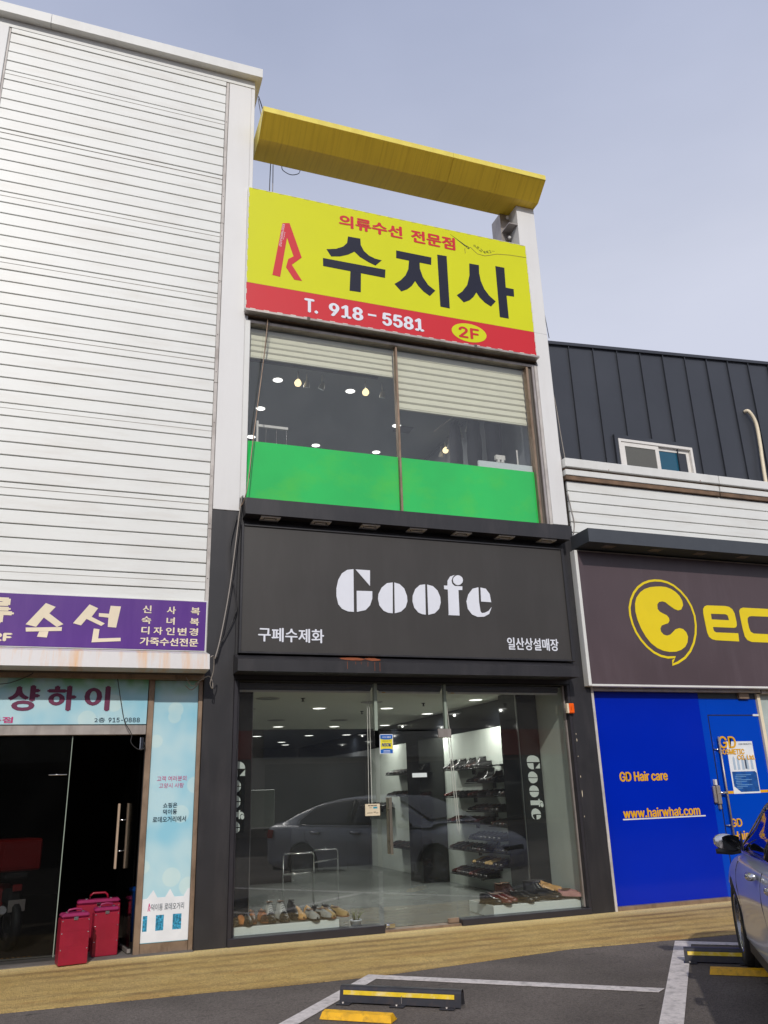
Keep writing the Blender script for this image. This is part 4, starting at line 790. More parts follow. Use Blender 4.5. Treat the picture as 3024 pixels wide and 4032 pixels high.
for ch, p, q in (('자', nt_[0], nt_[1]), ('르', nt_[1], nt_[2]), ('고', nt_[2], nt_[3]), ('꿰', (nt_[3][0]+.012, nt_[3][1]-.012), (nt_[4][0]+.0, nt_[4][1])), ('매', (nt_[4][0]+.006, nt_[4][1]), (nt_[5][0]+.004, nt_[5][1])), ('고', (nt_[5][0]+.008, nt_[5][1]+.003), (nt_[6][0]+.004, nt_[6][1]))):
    slanted('lettering', ch, (p[0]+.008, p[1]+.02), (q[0]-.004, q[1]+.02), .048, NAVY, ty, -.103)
for i in range(3): MB().box(nt_[6][0]+.02+i*.018, nt_[6][0]+.028+i*.018, -.103, -.1007, nt_[6][1]+.03, nt_[6][1]+.038).build('lettering', NAVY, ty)

# yellow beam over the sign
be = thing('yellow_beam', 'weathered yellow metal beam spanning above the tailor sign onto the white post', 'beam', (4.0, -.1, 10.6))
sec = [(-.44, 10.835), (-.44, 10.925), (-.40, 10.94), (.30, 10.98), (.30, 10.602), (-.15, 10.602)]
cuts = [1.722, 4.72, 5.55, 6.362]
BF = mat('beam_fascia', rgb(232, 214, 96), .4, var=.05, grime=rgb(190, 150, 50), gamt=.3)
for i in range(3):
    x0, x1 = cuts[i]+.002, cuts[i+1]-.002; o_ = random.uniform(-.002, .002)
    MB().add([(x, y+o_, z+o_) for x in (x0, x1) for y, z in sec], [(i_, (i_+1) % 6, (i_+1) % 6+6, i_+6) for i_ in range(6)]+[tuple(range(6)), tuple(range(6, 12))[::-1]]).build('beam_section', YEL, be)
    MB().box(x0, x1, -.443, -.4402, 10.837, 10.925).build('fascia', BF, be)
MB().add([(1.718, y, z) for y, z in sec]+[(1.721, y, z) for y, z in sec], [tuple(range(6)), tuple(range(6, 12))[::-1]]+[(i_, (i_+1) % 6, (i_+1) % 6+6, i_+6) for i_ in range(6)]).build('end_plate', BF, be)
# cables by the beam and roof corner
def cable(pts, r, m, lab, n=6, sub=4):
    P_ = [Vector(p) for p in pts]; out_ = []
    for i in range(len(P_)-1):
        p0 = P_[max(i-1, 0)]; p1 = P_[i]; p2 = P_[i+1]; p3 = P_[min(i+2, len(P_)-1)]
        for k in range(sub):
            t_ = k/sub; out_.append(.5*((2*p1)+(-p0+p2)*t_+(2*p0-5*p1+4*p2-p3)*t_*t_+(-p0+3*p1-3*p2+p3)*t_**3))
    out_.append(P_[-1]); o = MB().tube(out_, r, n).build('cable', m); tag(o, lab, 'cable'); return o
cable([(1.757, .2, 11.75), (1.84, .25, 11.55), (1.93, .3, 11.2), (2.05, .32, 10.99)], .008, CABLE, 'black cable from the roof corner down onto the yellow beam, outer one')
cable([(1.757, .22, 11.72), (1.82, .27, 11.45), (1.90, .3, 11.2), (2.02, .33, 10.99)], .006, CABLEG, 'grey cable from the roof corner down onto the yellow beam, inner one')
cable([(1.99, .32, 10.62), (1.98, .32, 10.1), (1.98, .32, 9.3)], .007, CABLE, 'thin black cable hanging behind the tailor sign from the beam, left one')
cable([(2.03, .33, 10.62), (2.03, .33, 10.1), (2.02, .33, 9.3)], .007, CABLEG, 'thin grey cable hanging behind the tailor sign from the beam, right one')
cable([(2.16, .31, 10.62), (2.18, .31, 10.54), (2.30, .31, 10.49), (2.42, .31, 10.54), (2.45, .31, 10.62)], .006, CABLE, 'loop of black cable under the left end of the yellow beam')

# ------------------------------------------------------------------ shoe shop sign
gs = thing('shoe_shop_sign', 'wide black fascia sign with white stencil style shop name over the glass shopfront', 'sign', (3.9, -.07, 3.1))
MB().box(1.66, 6.14, -.074, -.002, 3.10, 4.665).build('sign_face', BLKG, gs)
for a_ in ((1.636, 1.664, 3.088, 4.68), (6.138, 6.178, 3.088, 4.68)): MB().cbox(a_[0], a_[1], -.092, -.001, a_[2], a_[3], .004).build('frame_bar', BLK, gs)
for a_ in ((1.665, 6.137, 3.088, 3.112), (1.665, 6.137, 4.655, 4.68)): MB().cbox(a_[0], a_[1], -.092, -.001, a_[2], a_[3], .004).build('frame_bar', BLK, gs)
for q in GL: pass
for ids in ((0, 1, 2), (3, 4), (5, 6), (7, 8), (9, 10)): polys('letter', [GL[i] for i in ids], -.076, .006, WFILM, gs)
text_obj('lettering', '구페수제화', 1.868, 2.670, 3.235, 3.40, -.0765, WFILM, gs, bold=.004)
text_obj('lettering', '일산상설매장', 5.178, 5.946, 3.225, 3.385, -.0765, WFILM, gs, bold=.004)

# cables hanging over the left black pillar
wp = [tuple(p) for p in D['wires']]
cable([(wp[0][0], -.02, wp[0][1])]+[(p[0], -.07, p[1]) for p in wp[1:6]], .008, CABLEG, 'long grey cable hanging taut across the left black pillar')
cable([(p[0]+.008, -.05, p[1]) for p in wp[:1]]+[(p[0]+.02, -.06, p[1]) for p in wp[1:6]], .006, CABLE, 'black cable hanging just behind the taut grey one on the left black pillar')
cable([(p[0], -.05, p[1]) for p in wp[6:]], .008, CABLE, 'slack black cable bulging right across the left black pillar')
cable([(1.27, -.42, 2.98), (1.31, -.38, 2.99), (1.325, -.3, 2.85), (1.30, -.25, 2.72), (1.335, -.2, 2.66), (1.33, -.2, 2.74), (1.28, -.2, 2.80), (1.15, -.12, 2.72)], .006, CABLEG, 'curled grey cable at the right end of the stained pelmet')
cable([(1.05, -.08, 2.80), (1.12, -.1, 2.70), (1.20, -.1, 2.74), (1.12, -.08, 2.66), (1.05, -.06, 2.71)], .006, CABLEG, 'tangled grey cable under the pelmet above the narrow banner')
lw = [tuple(p) for p in D['lwire']]
cable([(p[0], -.02, p[1]) for p in lw], .005, CABLE, 'thin black cable dangling in front of the shanghai sign')
cable([(-.9, -.04, 2.70), (-.76, -.05, 2.72), (-.6, -.05, 2.79), (-.55, -.04, 2.83)], .005, CABLE, 'thin black cable crossing the upper left corner of the shanghai sign')
for k, (dx, m_) in enumerate(((0, CABLEG), (.03, CABLE), (.06, CABLEG))):
    cable([(6.40+dx*.4, .35, 8.9), (6.44+dx, .40, 8.0), (6.58+dx, .42, 7.35), (6.60+dx*1.4, .42, 6.7), (6.62+dx, .35, 6.1)], .008, m_, ('leftmost', 'middle', 'rightmost')[k]+' of three cables hanging beside the right white column')
cable([(6.36, .2, 9.9), (6.52, .3, 9.1), (6.62, .35, 8.4)], .006, CABLE, 'thin black cable arcing off the right white column')
cable([(1.92, -.03, 7.66), (1.88, -.03, 7.1), (1.76, -.05, 5.9), (1.68, -.10, 5.1), (1.60, -.06, 4.88)], .007, BRONZE, 'tan cable slanting down across the left upper window')
cable([(1.95, -.02, 7.66), (1.82, -.02, 6.5), (1.72, -.04, 5.3)], .005, CABLE, 'black cable slanting down across the left upper window')
cable([(6.405, -.015, 5.55), (6.43, -.02, 5.3), (6.455, -.02, 5.1), (6.42, -.02, 4.93)], .007, CABLEG, 'short pale cable at the corner of the right siding')

# ------------------------------------------------------------------ purple sign on the left
pg = thing('purple_repair_sign', 'purple sign with large cream Korean letters above the stained pelmet', 'sign', (-.3, -.02, 3.1))
MB().cbox(-3.0, 1.268, -.028, -.008, 3.095, 3.70, .003).build('sign_frame', WHT, pg)
MB().box(-2.99, 1.252, -.0305, -.0285, 3.112, 3.688).build('purple_face', PURP, pg)
for ids in ((0, 1, 2), (3, 4, 5)): polys('letter', [D['psu'][i] for i in ids], -.031, .004, CREAM, pg)
text_obj('letter', '류', -1.22, -.832, 3.365, 3.625, -.031, CREAM, pg, bold=.020)
text_obj('lettering', '2F', -.985, -.812, 3.165, 3.245, -.031, CREAM, pg, bold=.010)
def row(words, zs):
    for (ch, x0, x1) in words: text_obj('lettering', ch, x0, x1, zs[0], zs[1], -.031, CREAM, pg, bold=.0035)
row([('신', .537, .629), ('사', .806, .902), ('복', 1.078, 1.178)], (3.530, 3.615))
row([('숙', .532, .632), ('녀', .808, .895), ('복', 1.074, 1.172)], (3.405, 3.488))
row([('디', .537, .620), ('자', .670, .765), ('인', .808, .900), ('변', .940, 1.035), ('경', 1.070, 1.165)], (3.285, 3.370))
text_obj('lettering', '가죽수선전문', .528, 1.172, 3.158, 3.248, -.031, CREAM, pg, bold=.0035)

# ------------------------------------------------------------------ shanghai shop front
def banner_mat(name):
    """print of a pale blue sky with soft bokeh discs, green at the very top"""
    m = bpy.data.materials.new(name); m.use_nodes = True; nt = m.node_tree; nd = nt.nodes; l = nt.links.new; b = nd['Principled BSDF']; b.inputs['Roughness'].default_value = .35
    geo = nd.new('ShaderNodeNewGeometry'); sx = nd.new('ShaderNodeSeparateXYZ'); l(geo.outputs['Position'], sx.inputs[0])
    v = nd.new('ShaderNodeTexVoronoi'); v.inputs['Scale'].default_value = 3.4; v.feature = 'F1'; l(geo.outputs['Position'], v.inputs['Vector'])
    r = nd.new('ShaderNodeMapRange'); r.inputs[1].default_value = .30; r.inputs[2].default_value = .34; r.inputs[3].default_value = .30; r.inputs[4].default_value = 0; l(v.outputs['Distance'], r.inputs[0])
    n = nd.new('ShaderNodeTexNoise'); n.inputs['Scale'].default_value = 2.2; n.inputs['Detail'].default_value = 2; l(geo.outputs['Position'], n.inputs['Vector'])
    nr = nd.new('ShaderNodeMapRange'); nr.inputs[1].default_value = .4; nr.inputs[2].default_value = .68; l(n.outputs[0], nr.inputs[0])
    a_ = nd.new('ShaderNodeMix'); a_.data_type = 'RGBA'; a_.inputs[6].default_value = rgb(186, 220, 228, .95); a_.inputs[7].default_value = rgb(146, 204, 224, .95); l(nr.outputs[0], a_.inputs[0])
    c_ = nd.new('ShaderNodeMix'); c_.data_type = 'RGBA'; c_.inputs[7].default_value = rgb(226, 236, 222); l(r.outputs[0], c_.inputs[0]); l(a_.outputs[2], c_.inputs[6])
    g = nd.new('ShaderNodeMapRange'); g.inputs[1].default_value = 2.60; g.inputs[2].default_value = 2.80; g.inputs[3].default_value = 0; g.inputs[4].default_value = .85; l(sx.outputs[2], g.inputs[0])
    gm = nd.new('ShaderNodeMath'); gm.operation = 'MULTIPLY'; l(g.outputs[0], gm.inputs[0])
    n2 = nd.new('ShaderNodeTexNoise'); n2.inputs['Scale'].default_value = 4.; l(geo.outputs['Position'], n2.inputs['Vector']); n3 = nd.new('ShaderNodeMapRange'); n3.inputs[1].default_value = .35; n3.inputs[2].default_value = .6; l(n2.outputs[0], n3.inputs[0]); l(n3.outputs[0], gm.inputs[1])
    d_ = nd.new('ShaderNodeMix'); d_.data_type = 'RGBA'; d_.inputs[7].default_value = rgb(82, 160, 52); l(gm.outputs[0], d_.inputs[0]); l(c_.outputs[2], d_.inputs[6]); l(d_.outputs[2], b.inputs['Base Color'])
    return m
BAN = banner_mat('banner_print'); MAR = mat('maroon_film', rgb(104, 32, 72), .45); MAG = mat('magenta_film', rgb(196, 52, 120), .45); TEAL = mat('dark_teal_film', rgb(22, 52, 72), .45)
fr = thing('shanghai_shopfront', 'brown framed shop entrance with dark open doorway under the shanghai sign', 'shopfront', (0, .1, 0))
MB().cbox(-6, .66, .045, .16, 2.185, 2.29, .004).build('transom_bar', ALU, fr)
MB().cbox(.663, .727, .03, .16, .0, 2.78, .004).build('jamb', BRONZE, fr)
MB().cbox(1.215, 1.262, .03, .16, .0, 2.78, .004).build('jamb', BRONZE, fr)
MB().cbox(.728, 1.214, .05, .16, .0, .10, .004).build('kick_plate', BRONZE, fr)
MB().box(.660, .6625, .04, .15, .0, 2.18).build('jamb_seal', DARK, fr)
MB().cbox(-1.6, -1.54, .045, .16, .012, 2.18, .004).build('jamb', BRONZE, fr)
MB().box(-1.54, -.095, .092, .1, .05, 2.18).build('fixed_pane', GLASSD, fr)
MB().box(-.10, -.092, .088, .104, .05, 2.18).build('pane_edge', FIN, fr)
MB().tube([(-.30, .08, 1.78), (-.12, .08, 1.78)], .008, 6).build('pane_clamp', CHROME, fr)
# open glass door leaf
Th = Matrix.Translation((.628, .10, 0)) @ Matrix.Rotation(R(98), 4, 'Z')
lf = MB().box(0, .86, -.006, .006, .06, 2.12, Th).build('open_door_leaf', GLASSD, fr)
MB().cbox(.0, .86, -.018, .018, .02, .06, .003, Th).build('leaf_shoe', ALU, lf)
MB().cbox(-.01, .05, -.022, .022, 2.02, 2.16, .004, Th).build('pivot', CHROME, lf)
for s_ in (-1, 1): MB().cbox(.74, .78, s_*.055-.012, s_*.055+.012, .775, 1.47, .004, Th).build('pull_bar', mat('wooden_pull', rgb(196, 172, 150), .4, var=.1), lf)
for z in (.96, 1.29): MB().tube([Th @ Vector((.76, -.05, z)), Th @ Vector((.76, .05, z))], .011, 8).build('handle_post', CHROME, lf)
sg = thing('shanghai_sign', 'pale blue sign with maroon Korean letters over the dark doorway', 'sign', (-.1, .04, 2.3))
MB().box(-3.0, .655, .03, .05, 2.295, 2.79).build('sign_board', BAN, sg)
for ch, x0, x1 in (('샹', -.765, -.48), ('하', -.381, -.111), ('이', .0, .241)): text_obj('letter', ch, x0, x1, 2.443, 2.697, .0292, MAR, sg, bold=.014)
text_obj('lettering', '2층', .109, .219, 2.314, 2.366, .0292, TEAL, sg); text_obj('lettering', '915-0888', .255, .584, 2.316, 2.364, .0292, TEAL, sg, bold=.001)
text_obj('lettering', '전문점', -1.05, -.707, 2.312, 2.372, .0292, MAG, sg, bold=.003)
bn = thing('vertical_banner', 'narrow pale blue vertical banner with a white picket fence print beside the doorway', 'banner', (.97, .05, .1))
MB().box(.730, 1.212, .052, .066, .105, 2.775).build('banner_sheet', BAN, bn)
fence = [(.730, .11), (1.212, .11), (1.212, .60), (1.194, .602), (1.150, .528), (1.055, .528), (1.007, .606), (.960, .530), (.880, .530), (.836, .604), (.784, .534), (.772, .524), (.730, .520)]
MB().prism(fence, .050, .0518, holes=[[(x0, .215), (x1, .215), (x1, .362), (x0, .362)] for x0, x1 in ((.745, .790), (.876, .957), (1.048, 1.137))]).build('fence_print', SW, bn)
GB = mat('blue_grass_print', rgb(60, 160, 200), .4, var=.6, scale=60, grain=.5, bscale=45)
for x0, x1 in ((.745, .790), (.876, .957), (1.048, 1.137)): MB().box(x0+.001, x1-.001, .0505, .0516, .216, .361).build('grass_print', GB, bn)
TX = .0498
text_obj('lettering', '고객 여러분의', .807, 1.122, 1.688, 1.742, .0515, MAG, bn); text_obj('lettering', '고양시 사랑', .833, 1.097, 1.617, 1.668, .0515, MAG, bn)
text_obj('lettering', '쇼핑은', .888, 1.037, 1.413, 1.464, .0515, TEAL, bn, bold=.001); text_obj('lettering', '덕이동', .892, 1.037, 1.346, 1.397, .0515, TEAL, bn, bold=.001); text_obj('lettering', '로데오거리에서', .787, 1.136, 1.268, 1.325, .0515, TEAL, bn, bold=.001)
text_obj('lettering', '덕이동 로데오거리', .823, 1.157, .405, .470, TX, TEAL, bn)
re_ = D['R'][0]; ax = min(p[0] for p in re_); bx = max(p[0] for p in re_); az = min(p[1] for p in re_); bz = max(p[1] for p in re_)
MB().prism([(.788+(p[0]-ax)/(bx-ax)*.030, .402+(p[1]-az)/(bz-az)*.076) for p in re_], TX-.001, TX).build('emblem', MAG, bn)
# dark room behind
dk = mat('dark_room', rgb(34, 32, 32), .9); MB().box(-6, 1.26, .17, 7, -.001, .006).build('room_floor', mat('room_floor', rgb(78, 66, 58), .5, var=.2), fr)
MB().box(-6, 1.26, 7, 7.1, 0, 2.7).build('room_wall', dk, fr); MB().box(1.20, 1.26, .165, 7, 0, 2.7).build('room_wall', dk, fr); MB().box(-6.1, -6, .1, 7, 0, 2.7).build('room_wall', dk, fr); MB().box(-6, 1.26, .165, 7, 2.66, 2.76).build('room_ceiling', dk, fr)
MB().box(-6, .30, .40, .43, .006, .022).build('threshold_strip', ALU, fr)
studs = MB()
for i in range(14): studs.lathe([(0, .022), (.018, .018), (.022, .006)], 8, Matrix.Translation((-1.0+i*.052, .50, 0)))
studs.build('stud_row', mat('stud_brown', rgb(150, 110, 60), .6), fr)
# delivery scooter in the dark room
RD = mat('scooter_red', rgb(120, 14, 12), .4); sc_ = thing('delivery_scooter', 'delivery scooter with a big red box standing in the dark doorway', 'scooter', (-.75, 1.3, 0))
Ts = Matrix.Translation((-.62, 1.15, 0)) @ Matrix.Rotation(R(112), 4, 'Z')    # +x forward into the room
MB().cbox(-.22, .22, -.24, .24, .80, 1.13, .02, Ts).build('delivery_box', RD, sc_)
MB().cbox(-.228, -.221, -.18, .18, .84, 1.09, .002, Ts).build('box_lid_panel', RD, sc_)
MB().cbox(-.2, .2, -.12, .12, .72, .79, .02, Ts).build('rack', DARK, sc_)
def wheel_parts(T, r, wd, par, tn='tyre'):
    MB().lathe([(r*.62, -wd/2), (r*.92, -wd/2), (r, -wd*.25), (r, wd*.25), (r*.92, wd/2), (r*.62, wd/2)], 28, T).build(tn, SOLE, par)
for x in (-.10, 1.15):
    Tw = Ts @ Matrix.Translation((x, 0, .27)) @ Matrix.Rotation(R(90), 4, 'X')
    wheel_parts(Tw, .27, .09, sc_); MB().lathe([(0, .03), (.05, .03), (.17, .02), (.17, -.02), (.05, -.03), (0, -.03)], 16, Tw).build('rim', ALU, sc_)
MB().cbox(-.20, .05, -.07, .07, .46, .62, .03, Ts).build('rear_fender', DARK, sc_); MB().cbox(-.25, -.22, -.05, .05, .60, .67, .01, Ts).build('tail_lamp', RD, sc_)
MB().cbox(-.27, -.262, -.09, .09, .40, .52, .003, Ts).build('number_plate', ALU, sc_); MB().prism([(-.23, .2), (-.15, .42), (-.05, .44), (-.12, .18)], -.06, .06, T=Ts).build('mud_flap', DARK, sc_)
MB().cbox(.22, .62, -.13, .13, .68, .78, .04, Ts).build('seat', SOLE, sc_); MB().cbox(.1, .7, -.09, .09, .36, .66, .05, Ts).build('body_cowl', RD, sc_)
MB().prism([(.80, .35), (.95, .35), (1.12, .95), (1.0, 1.0)], -.16, .16, T=Ts).build('leg_shield', RD, sc_); MB().tube([Ts @ Vector(p) for p in ((.98, -.33, 1.06), (1.02, -.1, 1.0), (1.02, .1, 1.0), (.98, .33, 1.06))], .014, 8).build('handlebar', CHROME, sc_)
MB().tube([Ts @ Vector((1.15, 0, .27)), Ts @ Vector((1.04, 0, .95))], .03, 8).build('fork', DARK, sc_)
MB().tube([Ts @ Vector(p) for p in ((.1, .17, .34), (-.2, .17, .38), (-.34, .17, .44))], .045, 10).build('exhaust', ALU, sc_)
t = thing('blue_bin', 'blue plastic bin just inside the doorway right of the glass leaf', 'bin', (.62, .6, 0)); MB().lathe([(0, .01), (.11, .01), (.14, .52), (.155, .53), (.155, .56), (.13, .56), (.12, .5), (0, .05)], 18, Matrix.Translation((.80, .95, 0))).build('bin_body', mat('bin_blue', rgb(10, 90, 190), .4), t)
# three crimson tool cases
CR = mat('crimson_case_leather', rgb(146, 14, 44), .42, var=.10, scale=7, grime=rgb(110, 14, 44), gamt=.35, coat=.15, bump=.12, bscale=90); CRT = mat('crimson_case_top', rgb(146, 34, 84), .45, var=.14, scale=12)
def case(name_lab, x, y, ang, wd, dp, h, handle_big=False):
    t = thing('tool_case', name_lab, 'case', (x, y, .012)); T = Matrix.Translation((x, y, .0125)) @ Matrix.Rotation(R(ang), 4, 'Z')
    MB().cbox(-wd/2, wd/2, -dp/2, dp/2, 0, h-.045, .006, T).build('case_body', CR, t)
    MB().cbox(-wd/2+.002, wd/2-.002, -dp/2+.002, dp/2-.002, h-.043, h, .018, T).build('lid', CRT, t)
    for z in (h*.37, h*.66): MB().box(-wd/2-.0012, wd/2+.0012, -dp/2-.0012, dp/2+.0012, z, z+.003, T).build('seam', CR, t)
    for sx_ in (-1, 1):
        for z in (h*.3, h*.62, h*.86):
            Tq = T @ Matrix.Translation((sx_*(wd/2-.014), -dp/2-.001, z)) @ Matrix.Rotation(R(90), 4, 'X'); MB().lathe([(0, .004), (.005, .003), (.006, 0)], 8, Tq).build('stud', CHROME, t)
    hw = wd*.26; hh = .032
    if handle_big: MB().tube([T @ Vector(p) for p in ((-.095, 0, h), (-.085, 0, h+.04), (-.06, 0, h+.058), (.06, 0, h+.058), (.085, 0, h+.04), (.095, 0, h))], .011, 8).build('handle', CR, t)
    else: MB().tube([T @ Vector(p) for p in ((-hw, 0, h), (-hw*.8, 0, h+hh*.8), (0, 0, h+hh), (hw*.8, 0, h+hh*.8), (hw, 0, h))], .010, 8).build('handle', CRT, t)
    MB().cbox(-.02, .02, -dp/2-.008, -dp/2-.001, h-.06, h-.03, .002, T).build('clasp', CHROME, t)
    for q_ in (-wd*.28, wd*.28): MB().cbox(q_-.012, q_+.012, -.012, .012, h, h+.012, .002, T).build('handle_mount', CHROME, t)
case('crimson hard tool case, front left one of three by the shanghai doorway', .075, -.115, 9, .272, .20, .452)
case('crimson hard tool case, right hand one of three beside the glass leaf', .385, .20, 6, .25, .17, .45)
case('wide crimson case with raised handle behind the other two', .31, .50, 2, .44, .16, .50, True)

# ------------------------------------------------------------------ right building
rb = thing('dark_clad_building', 'low building with white siding band and dark standing seam cladding above on the right', 'building', (9, 0, 0))
MB().box(6.44, 16, .08, 8, 2.8, 6.0).build('wall', TRIM, rb)
MB().box(6.42, 16, .045, .078, 4.7, 5.98).build('recess_backing', GROOVE, rb)  # same dark tone, shadow of the board gaps put into the colour
first = None
for k in range(7):
    z = 5.602-.16*(k)
    if first is None:
        pr = [(.034, 0), (.003, .001), (.0, .005), (.0005, .141), (.005, .147), (.034, .148)]
        first = o = MB().add([(x, p[0], z+.008+p[1]) for x in (6.415, 16) for p in pr], [(i, (i+1) % 6, (i+1) % 6+6, i+6) for i in range(6)]+[tuple(range(6))[::-1], tuple(range(6, 12))]).build('siding_board', BOARD, rb)
    else: o = first.copy(); COL.objects.link(o); o.location = (first.location.x, first.location.y+random.uniform(-.002, .002), first.location.z-.16*k)
for x0, x1 in ((6.372, 9.18), (9.19, 16)):
    MB().cbox(x0, x1, -.085, .1, 5.955, 6.095, .008).build('coping', WHT, rb); MB().box(x0+.01, x1, -.04, .06, 5.925, 5.952).build('drip_groove', mat('shaded_grimy_groove', rgb(120, 96, 76), .8, var=.3), rb)  # brown groove tone holds the shadow under the coping as well as grime
    MB().cbox(x0+.01, x1, -.06, .06, 5.835, 5.925, .006).build('coping_lower', WHT, rb); MB().box(x0+.012, x1, -.045, .06, 5.77, 5.832).build('drip_groove', mat('shaded_grimy_groove', rgb(120, 96, 76), .8), rb)
rp = random.Random(8)
for i in range(12): x = 6.6+i*.42+rp.uniform(-.1, .1); MB().box(x, x+.012, -.0865, -.0855, 5.965, 5.965+rp.uniform(.01, .05)).build('drip_stain', RUSTP, rb) if i in (1, 5, 9) else None
# seamed cladding
def ztop(x): return 8.50+(x-6.79)*(8.86-8.50)/(11.49-6.79)
MB().box(6.46, 16, .66, 7, 5.5, 8.3).build('upper_wall', SLATE, rb)
xs = [6.46, 6.645]+[7.125+.4795*i for i in range(16)]
for i in range(len(xs)-1):
    x0, x1 = xs[i], xs[i+1]; MB().prism([(x0+.006, 5.9), (x1-.006, 5.9), (x1-.006, ztop(x1)-.05), (x0+.006, ztop(x0)-.05)], .60+random.uniform(-.003, .003), .66).build('cladding_panel', SLATE, rb)
for x in xs[1:-1]: MB().prism([(x-.006, 5.9), (x+.006, 5.9), (x+.006, ztop(x)-.05), (x-.006, ztop(x)-.05)], .568, .66).build('standing_seam', SLATE, rb)
MB().prism([(6.46, ztop(6.46)-.055), (15, ztop(15)-.055), (15, ztop(15)), (6.46, ztop(6.46))], .555, .72).build('ridge_cap', SLATE, rb)
MB().prism([(6.46, 5.9), (15, 5.9), (15, ztop(15)-.06), (6.46, ztop(6.46)-.06)], .67, 3.0).build('upper_wall', SLATE, rb)
# small sliding window
sw = MB().prism([(7.79, 6.0), (9.39, 6.0), (9.39, 6.93), (7.79, 6.93)], .55, .66, holes=[[(7.85, 6.0+.06), (9.33, 6.06), (9.33, 6.86), (7.85, 6.86)]]).build('window_surround', SLATE, rb)
def frame(x0, x1, z0, z1, wd, y0, y1, m_, par, nm='sash'):
    return MB().prism([(x0, z0), (x1, z0), (x1, z1), (x0, z1)], y0, y1, holes=[[(x0+wd, z0+wd), (x1-wd, z0+wd), (x1-wd, z1-wd), (x0+wd, z1-wd)]]).build(nm, m_, par)
wn = frame(7.852, 9.328, 6.062, 6.858, .045, .54, .62, WPVC, rb, 'window_frame')
frame(7.90, 8.64, 6.11, 6.81, .07, .555, .585, WPVC, wn); frame(8.58, 9.28, 6.11, 6.81, .06, .59, .615, WPVC, wn)
MB().box(7.97, 8.57, .565, .57, 6.18, 6.74).build('insect_screen', mat('insect_screen', rgb(96, 96, 92), .8, grain=.3, bscale=140), wn); MB().box(8.64, 9.22, .60, .606, 6.17, 6.75).build('tinted_pane', mat('teal_tinted_glass', rgb(14, 80, 104), .05, var=.05, spec=.7), wn)
o = cable([(10.69, .60, 7.74), (10.72, .53, 7.72), (10.82, .52, 7.50), (10.82, .52, 7.1), (10.80, .52, 6.8), (10.76, .5, 6.3), (10.76, .45, 6.08)], .032, CREAM, 'bent cream pipe running down the dark cladding', 10); o.name = 'wall_pipe'; o['category'] = 'pipe'
# canopy
rc = MB().box(6.375, 16, -.445, .045, 4.692, 4.888).build('entrance_canopy', mat('canopy_slate', rgb(66, 70, 76), .4, var=.06), rb)
for i in range(8): x = 6.79+.79*i; MB().prism([(x-.09, -.36), (x+.09, -.36), (x+.09, -.24), (x-.09, -.24)], 4.686, 4.6915, 'Z').build('recessed_lamp', mat('lamp_pane_grey', rgb(120, 112, 112), .3), rc)
for x in (7.12, 7.24, 8.45, 9.33): MB().cbox(x, x+.022, -.02, .0, 4.905, 4.94, .002).build('screw_mount', GROOVE, rb)
MB().box(6.434, 6.47, .0, .3, 0, 4.69).build('pilaster_edge', TRIM, rb)
# fascia sign with the yellow logo
es = thing('logo_sign', 'brown black fascia sign with a round yellow speech bubble logo', 'sign', (9, -.09, 2.78))
MB().box(6.385, 16, -.099, .0, 2.79, 4.652).build('sign_face', ECBR, es)
MB().prism([(6.312, 4.66), (6.383, 4.655), (6.383, 2.77), (6.335, 2.765)], -.13, .0).build('frame_bar', ALU, es) if 0 else MB().cbox(6.336, 6.384, -.118, .0, 2.765, 4.66, .004).build('frame_bar', WHT, es)
MB().cbox(6.385, 16, -.118, -.0, 2.762, 2.79, .004).build('frame_bar', WHT, es); MB().box(6.385, 16, -.104, -.0, 4.652, 4.668).build('frame_bar', ALU, es)
ring = [Vector(p) for p in D['ering']]; n_ = len(ring)
O_, I_ = [], []
for i in range(n_):
    d = (ring[(i+1) % n_]-ring[i-1]).normalized(); nn = Vector((-d.y, d.x)); O_.append(tuple(ring[i]+nn*.016)); I_.append(tuple(ring[i]-nn*.016))
mb = MB()
for i in range(n_): j = (i+1) % n_; mb.prism([O_[i], O_[j], I_[j], I_[i]], -.103, -.0995)
mb.build('logo_ring', EYEL, es)
polys('logo_blob', D['eblob'], -.0995, .0035, EYEL, es)
MB().prism(D['e_o'], -.103, -.0995, holes=[D['e_h']]).build('letter', EYEL, es); polys('letter', D['c_o'], -.0995, .0035, EYEL, es)
# shop front under the sign
bs = thing('blue_shopfront', 'shop front covered in deep blue film with gold lettering on the right', 'shopfront', (8, .08, 0))
MB().cbox(6.47, 9.34, .0, .12, 2.715, 2.757, .004).build('head_rail', ALU, bs); MB().cbox(9.36, 16, .0, .12, 2.70, 2.757, .004).build('head_rail', ALU, bs)
MB().cbox(8.975, 9.155, .04, .13, 2.63, 2.75, .004).build('patch_fitting', BRONZE, bs)
MB().cbox(6.472, 8.26, .02, .14, .0, .05, .004).build('bottom_rail', BRONZE, bs); MB().cbox(9.30, 16, .02, .14, .0, .05, .004).build('bottom_rail', BRONZE, bs)
MB().cbox(6.472, 6.486, .03, .12, .05, 2.71, .002).build('side_rail', ALU, bs)
MB().box(6.487, 8.262, .08, .09, .052, 2.714).build('blue_pane', BLUE1, bs)
MB().box(8.268, 9.30, .087, .097, 2.635, 2.714).build('top_pane', mat('grey_pane', rgb(70, 76, 84), .12), bs)
MB().box(8.268, 8.385, .087, .097, .02, 2.634).build('blue_side_pane', BLUE2, bs); MB().box(8.386, 9.30, .087, .097, 2.408, 2.634).build('blue_side_pane', BLUE2, bs)
db = MB().box(8.402, 9.30, .085, .097, .03, 2.392).build('blue_door', BLUE2, bs)
MB().box(8.384, 8.401, .09, .1, .02, 2.407).build('door_gap', DARK, bs); MB().box(8.402, 9.30, .09, .1, 2.393, 2.407).build('door_gap', DARK, bs)
